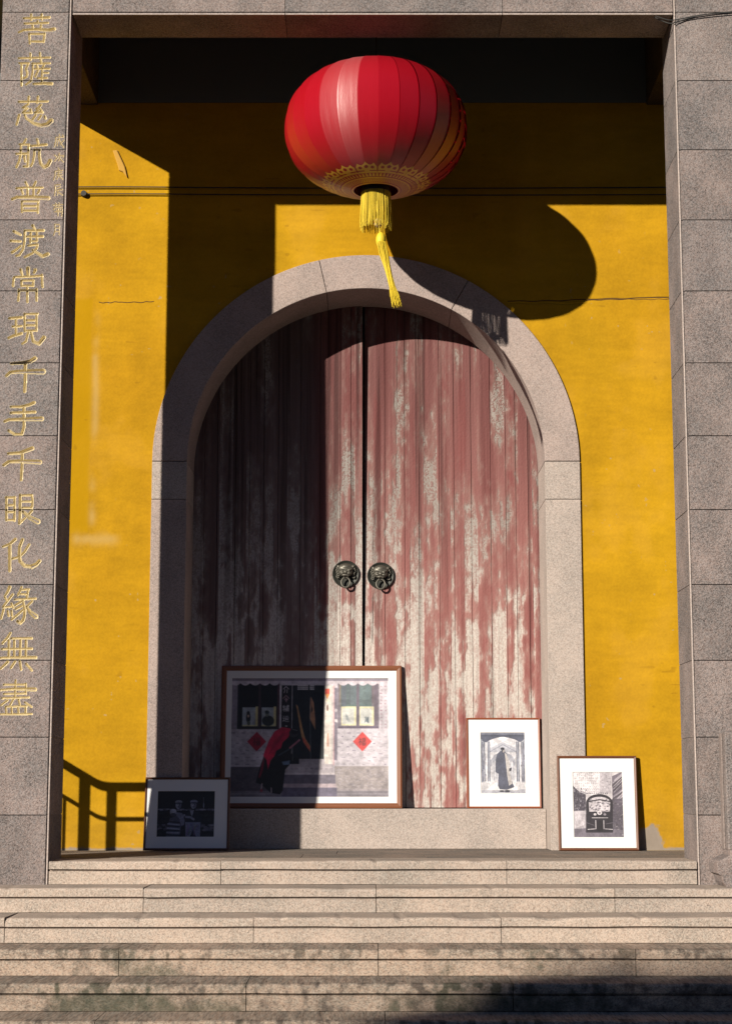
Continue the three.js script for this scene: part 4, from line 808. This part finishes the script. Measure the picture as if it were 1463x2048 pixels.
const robePrint = paper(420, 576, (c, W, H) => {
  c.fillStyle = '#d9dae0'; c.fillRect(0, 0, W, H); c.fillStyle = '#6f7484'; c.fillRect(0, 0, W, 26); c.fillStyle = '#3f4554'; c.fillRect(0, 26, W, 18);
  poly(c, '#4b5162', [0, 44], [W, 44], [W, 70], [370, 96], [320, 70], [260, 54], [160, 54], [100, 74], [56, 100], [0, 76]);
  c.fillStyle = '#8d93a3'; c.fillRect(0, 70, 20, 420); c.fillRect(W - 18, 70, 18, 420);
  poly(c, '#b5b9c4', [90, 150], [210, 96], [330, 150], [330, 190], [90, 190]); brush(c, '#6f7484', 4, [[84, 190], [210, 118], [340, 190]]);
  blob(c, '#fafafa', 210, 62, 44, 14);
  for (const [x, w] of [[20, 26], [70, 22], [334, 26], [380, 22]]) { c.fillStyle = '#535a6b'; c.fillRect(x, 90, w, 370); c.fillStyle = '#b9bdc8'; c.fillRect(x + w * 0.35, 90, w * 0.3, 370); }
  poly(c, '#a4a8b4', [92, 270], [130, 215], [210, 180], [290, 215], [324, 270], [320, 330], [300, 280], [210, 236], [120, 282], [100, 330]);
  for (let k = 0; k < 16; k++) { const x = 108 + k * 13; c.fillStyle = k % 2 ? '#8b909e' : '#c3c6cf'; c.fillRect(x, 270 + jitter(10), 7, 180); }
  for (let k = 0; k < 60; k++) { const v = 60 + wob() * 110; c.fillStyle = `rgba(${v},${v},${v + 12},0.5)`; c.fillRect(wob() < 0.5 ? wob() * 46 : 374 + wob() * 40, 110 + wob() * 340, 4 + wob() * 12, 8 + wob() * 40); }
  poly(c, '#cfcfd4', [0, 470], [W, 470], [W, 545], [0, 545]); poly(c, '#a9acb6', [0, 540], [W, 530], [W, H], [0, H]); poly(c, '#e9e9ec', [120, 470], [300, 470], [360, 540], [60, 540]);
  poly(c, '#474c5c', [188, 178], [228, 178], [252, 215], [262, 300], [266, 400], [312, 512], [240, 536], [176, 532], [160, 500], [168, 390], [140, 372], [144, 260], [158, 205]);
  poly(c, '#b9b6b4', [226, 190], [248, 212], [276, 300], [272, 380], [292, 480], [262, 500], [246, 400], [234, 260]); poly(c, '#1f222b', [266, 340], [290, 330], [286, 360], [268, 366]);
  blob(c, '#a09c9b', 216, 172, 15, 20); blob(c, '#20232b', 208, 158, 18, 13); blob(c, '#3b3e49', 204, 172, 8, 16);
  blob(c, '#1e2129', 196, 548, 24, 9); blob(c, '#1e2129', 246, 548, 26, 10);
  film(c, W, H, 22);
});
const streetPrint = paper(420, 544, (c, W, H) => {
  c.fillStyle = '#d8d3d6'; c.fillRect(0, 0, W, H);
  poly(c, '#e6e2e4', [0, 0], [230, 0], [215, 190], [60, 190], [0, 130]);
  for (let y = 6; y < 186; y += 13) for (let x = 20 + jitter(4); x < 220; x += 17) { c.fillStyle = `rgba(80,74,88,${0.35 + wob() * 0.5})`; c.fillRect(x, y + jitter(1.5), 11 + jitter(3), 4); }
  poly(c, '#bdb7bd', [232, 0], [330, 0], [320, 180], [226, 190]); for (let k = 0; k < 26; k++) { c.fillStyle = `rgba(90,84,96,0.45)`; c.fillRect(236 + wob() * 80, wob() * 170, 8, 5); }
  poly(c, '#6e6671', [330, 40], [W, 0], [W, 330], [330, 240]); for (let k = 0; k < 26; k++) { const y = wob() * 220, v = wob() < 0.6 ? 190 : 40; brush(c, `rgba(${v},${v - 6},${v},0.7)`, 4 + wob() * 6, [[330 + wob() * 20, y + 60], [W, y - 10 + jitter(10)]]); }
  poly(c, '#3b3740', [0, 110], [60, 170], [110, 190], [110, 320], [0, 330]); for (let k = 0; k < 120; k++) { const v = 40 + wob() * 150; c.fillStyle = `rgba(${v},${v - 4},${v + 4},0.6)`; c.fillRect(wob() * 110, 130 + wob() * 190, 3 + wob() * 10, 4 + wob() * 16); }
  poly(c, '#a9a3a9', [0, 322], [W, 322], [W, H], [0, H]); poly(c, '#6b6570', [0, 470], [W, 450], [W, H], [0, H]); poly(c, '#c6c0c6', [0, 330], [110, 322], [90, 440], [0, 470]);
  poly(c, '#4f4953', [320, 230], [W, 220], [W, 480], [330, 470]); for (let k = 0; k < 90; k++) { const v = 30 + wob() * 150; c.fillStyle = `rgba(${v},${v - 5},${v},0.55)`; c.fillRect(318 + wob() * 100, 240 + wob() * 230, 4 + wob() * 14, 3 + wob() * 10); }
  // the three-wheeled street vehicle seen from the front
  c.fillStyle = '#1e1b21'; c.beginPath(); c.moveTo(112, 250); c.quadraticCurveTo(130, 190, 222, 186); c.quadraticCurveTo(310, 190, 330, 250); c.lineTo(326, 500); c.lineTo(104, 500); c.closePath(); c.fill();
  c.fillStyle = '#cfc9ce'; c.beginPath(); c.moveTo(128, 252); c.quadraticCurveTo(150, 210, 222, 208); c.quadraticCurveTo(296, 210, 314, 252); c.lineTo(308, 330); c.lineTo(132, 330); c.closePath(); c.fill();
  for (let k = 0; k < 90; k++) { const v = 40 + wob() * 170; c.fillStyle = `rgba(${v},${v - 4},${v + 4},0.7)`; c.fillRect(136 + wob() * 165, 222 + wob() * 104, 4 + wob() * 20, 3 + wob() * 12); }
  brush(c, '#1e1b21', 8, [[128, 252], [132, 340]], [[314, 252], [308, 340]], [[120, 250], [222, 232], [322, 250]]); brush(c, '#e1dce0', 4, [[110, 186], [300, 178]]);
  for (let k = 0; k < 12; k++) { c.fillStyle = '#4a444d'; c.fillRect(118 + k * 15, 176 + jitter(3), 7, 9); }
  blob(c, '#e9e5e8', 220, 338, 20, 18); blob(c, '#8f8890', 220, 340, 11, 10); brush(c, '#d9d4d8', 5, [[156, 380], [286, 380]], [[186, 400], [186, 470]], [[252, 400], [252, 470]], [[120, 474], [180, 470]], [[262, 470], [322, 474]]);
  blob(c, '#dcd7db', 182, 352, 12, 10); blob(c, '#8b858d', 262, 352, 12, 10); c.fillStyle = '#0f0d11'; c.fillRect(194, 400, 50, 90); brush(c, '#77717a', 3, [[112, 420], [170, 440]], [[268, 430], [324, 420]]);
  c.fillStyle = '#e5e0e4'; c.fillRect(400, 516, 8, 6);
  film(c, W, H, 26);
});
{
  const warm = woodMaterial(0.16, 0.055, 0.022, 501), brown = woodMaterial(0.11, 0.04, 0.018, 503), dark = woodMaterial(0.07, 0.025, 0.014, 505), red = woodMaterial(0.2, 0.05, 0.018, 507);
  framed('largest framed picture, colour print of a bent figure with red shawl before a shop', 1.406, 1.108, 0.041, 0.03, [-0.424, 0.302, -0.42], 0.094, 0, warm, shopPrint, [0.083, 1.3], [0.09, 1.008]);
  framed('small framed black and white print of children wearing caps', 0.63, 0.537, 0.017, 0.022, [-1.322, 0.006, 0.128], 0.135, -0.012, dark, boysPrint, [0.097, 0.518], [0.1, 0.434]);
  framed('reddish brown frame with black and white print of a man in a long robe', 0.574, 0.697, 0.015, 0.022, [1.068, 0.302, -0.49], 0.05, 0.02, red, robePrint, [0.11, 0.452], [0.115, 0.583]);
  framed('brown frame with black and white print of a three-wheeled street vehicle', 0.591, 0.694, 0.02, 0.024, [1.714, 0.003, 0.1], 0.066, 0.008, brown, streetPrint, [0.115, 0.481], [0.098, 0.573]);
}

// ---------------------------------------------------------------- tree across the street: its top shades the lowest steps
{
  const t = thing('broadleaf_tree', 'tall leafy tree standing across the street behind the viewer', 'tree', -17.2, -1.05, 28.1), q = rng(71);
  const bark = new THREE.MeshStandardMaterial({ color: rgb(0.12, 0.09, 0.06), roughness: 0.95 });
  const trunk = tube([[0, -0.1, 0], [0.1, 2, 0.05], [0, 4.5, 0], [-0.08, 7.5, 0.05], [0, 10, 0]], 0.2, 20, 9);
  const p = trunk.attributes.position; for (let i = 0; i < p.count; i++) { const k = lerp(1.2, 0.25, clamp(p.getY(i) / 10)); p.setX(i, p.getX(i) * k); p.setZ(i, p.getZ(i) * k); }
  part('trunk', trunk, bark, t);
  const leaf = new THREE.Shape([[0, -0.11], [0.06, 0], [0, 0.12], [-0.06, 0]].map((v) => new THREE.Vector2(...v)));
  const n = 24000, crown = new THREE.InstancedMesh(new THREE.ShapeGeometry(leaf), new THREE.MeshStandardMaterial({ color: rgb(0.03, 0.045, 0.015), roughness: 0.8, side: THREE.DoubleSide }), n);
  crown.name = 'crown'; crown.castShadow = true;
  const o = new THREE.Object3D();
  for (let i = 0; i < n; i++) {
    const a = q() * 6.2832, c = 2 * q() - 1, r = Math.cbrt(0.15 + 0.85 * q()), s = Math.sqrt(1 - c * c);
    o.position.set(2.0 * r * s * Math.cos(a), 7.72 + 4.0 * r * c, 2.0 * r * s * Math.sin(a));
    o.rotation.set(q() * 6, q() * 6, q() * 6); o.scale.setScalar(0.8 + q() * 0.7); o.updateMatrix();
    crown.setMatrixAt(i, o.matrix);
  }
  crown.userData.kind = 'stuff';
  t.add(crown);
  // added unseen trees right of the sun, to close off low sky before the doorway
  const spots = [[-7, 35, 1.75, 'added unseen tree blocking low sky, left of the row facing the doorway'], [2.5, 32, 1.9, 'added unseen tree blocking low sky straight in front of the doorway'], [12, 29, 1.8, 'added unseen tree blocking low sky to the right of the doorway axis'], [21, 22, 1.7, 'added unseen tree blocking low sky at the right end of the row']];
  for (const [x, z, s, label] of spots) { const k = t.clone(); k.name = numbered('broadleaf_tree'); k.position.set(x, -1.05, z); k.scale.set(s * 1.35, s, s * 1.35); k.rotation.y = x; k.userData = { label, category: 'tree', group: 'trees across the street' }; scene.add(k); }
  t.userData.group = 'trees across the street';
}

renderer.render(scene, camera);
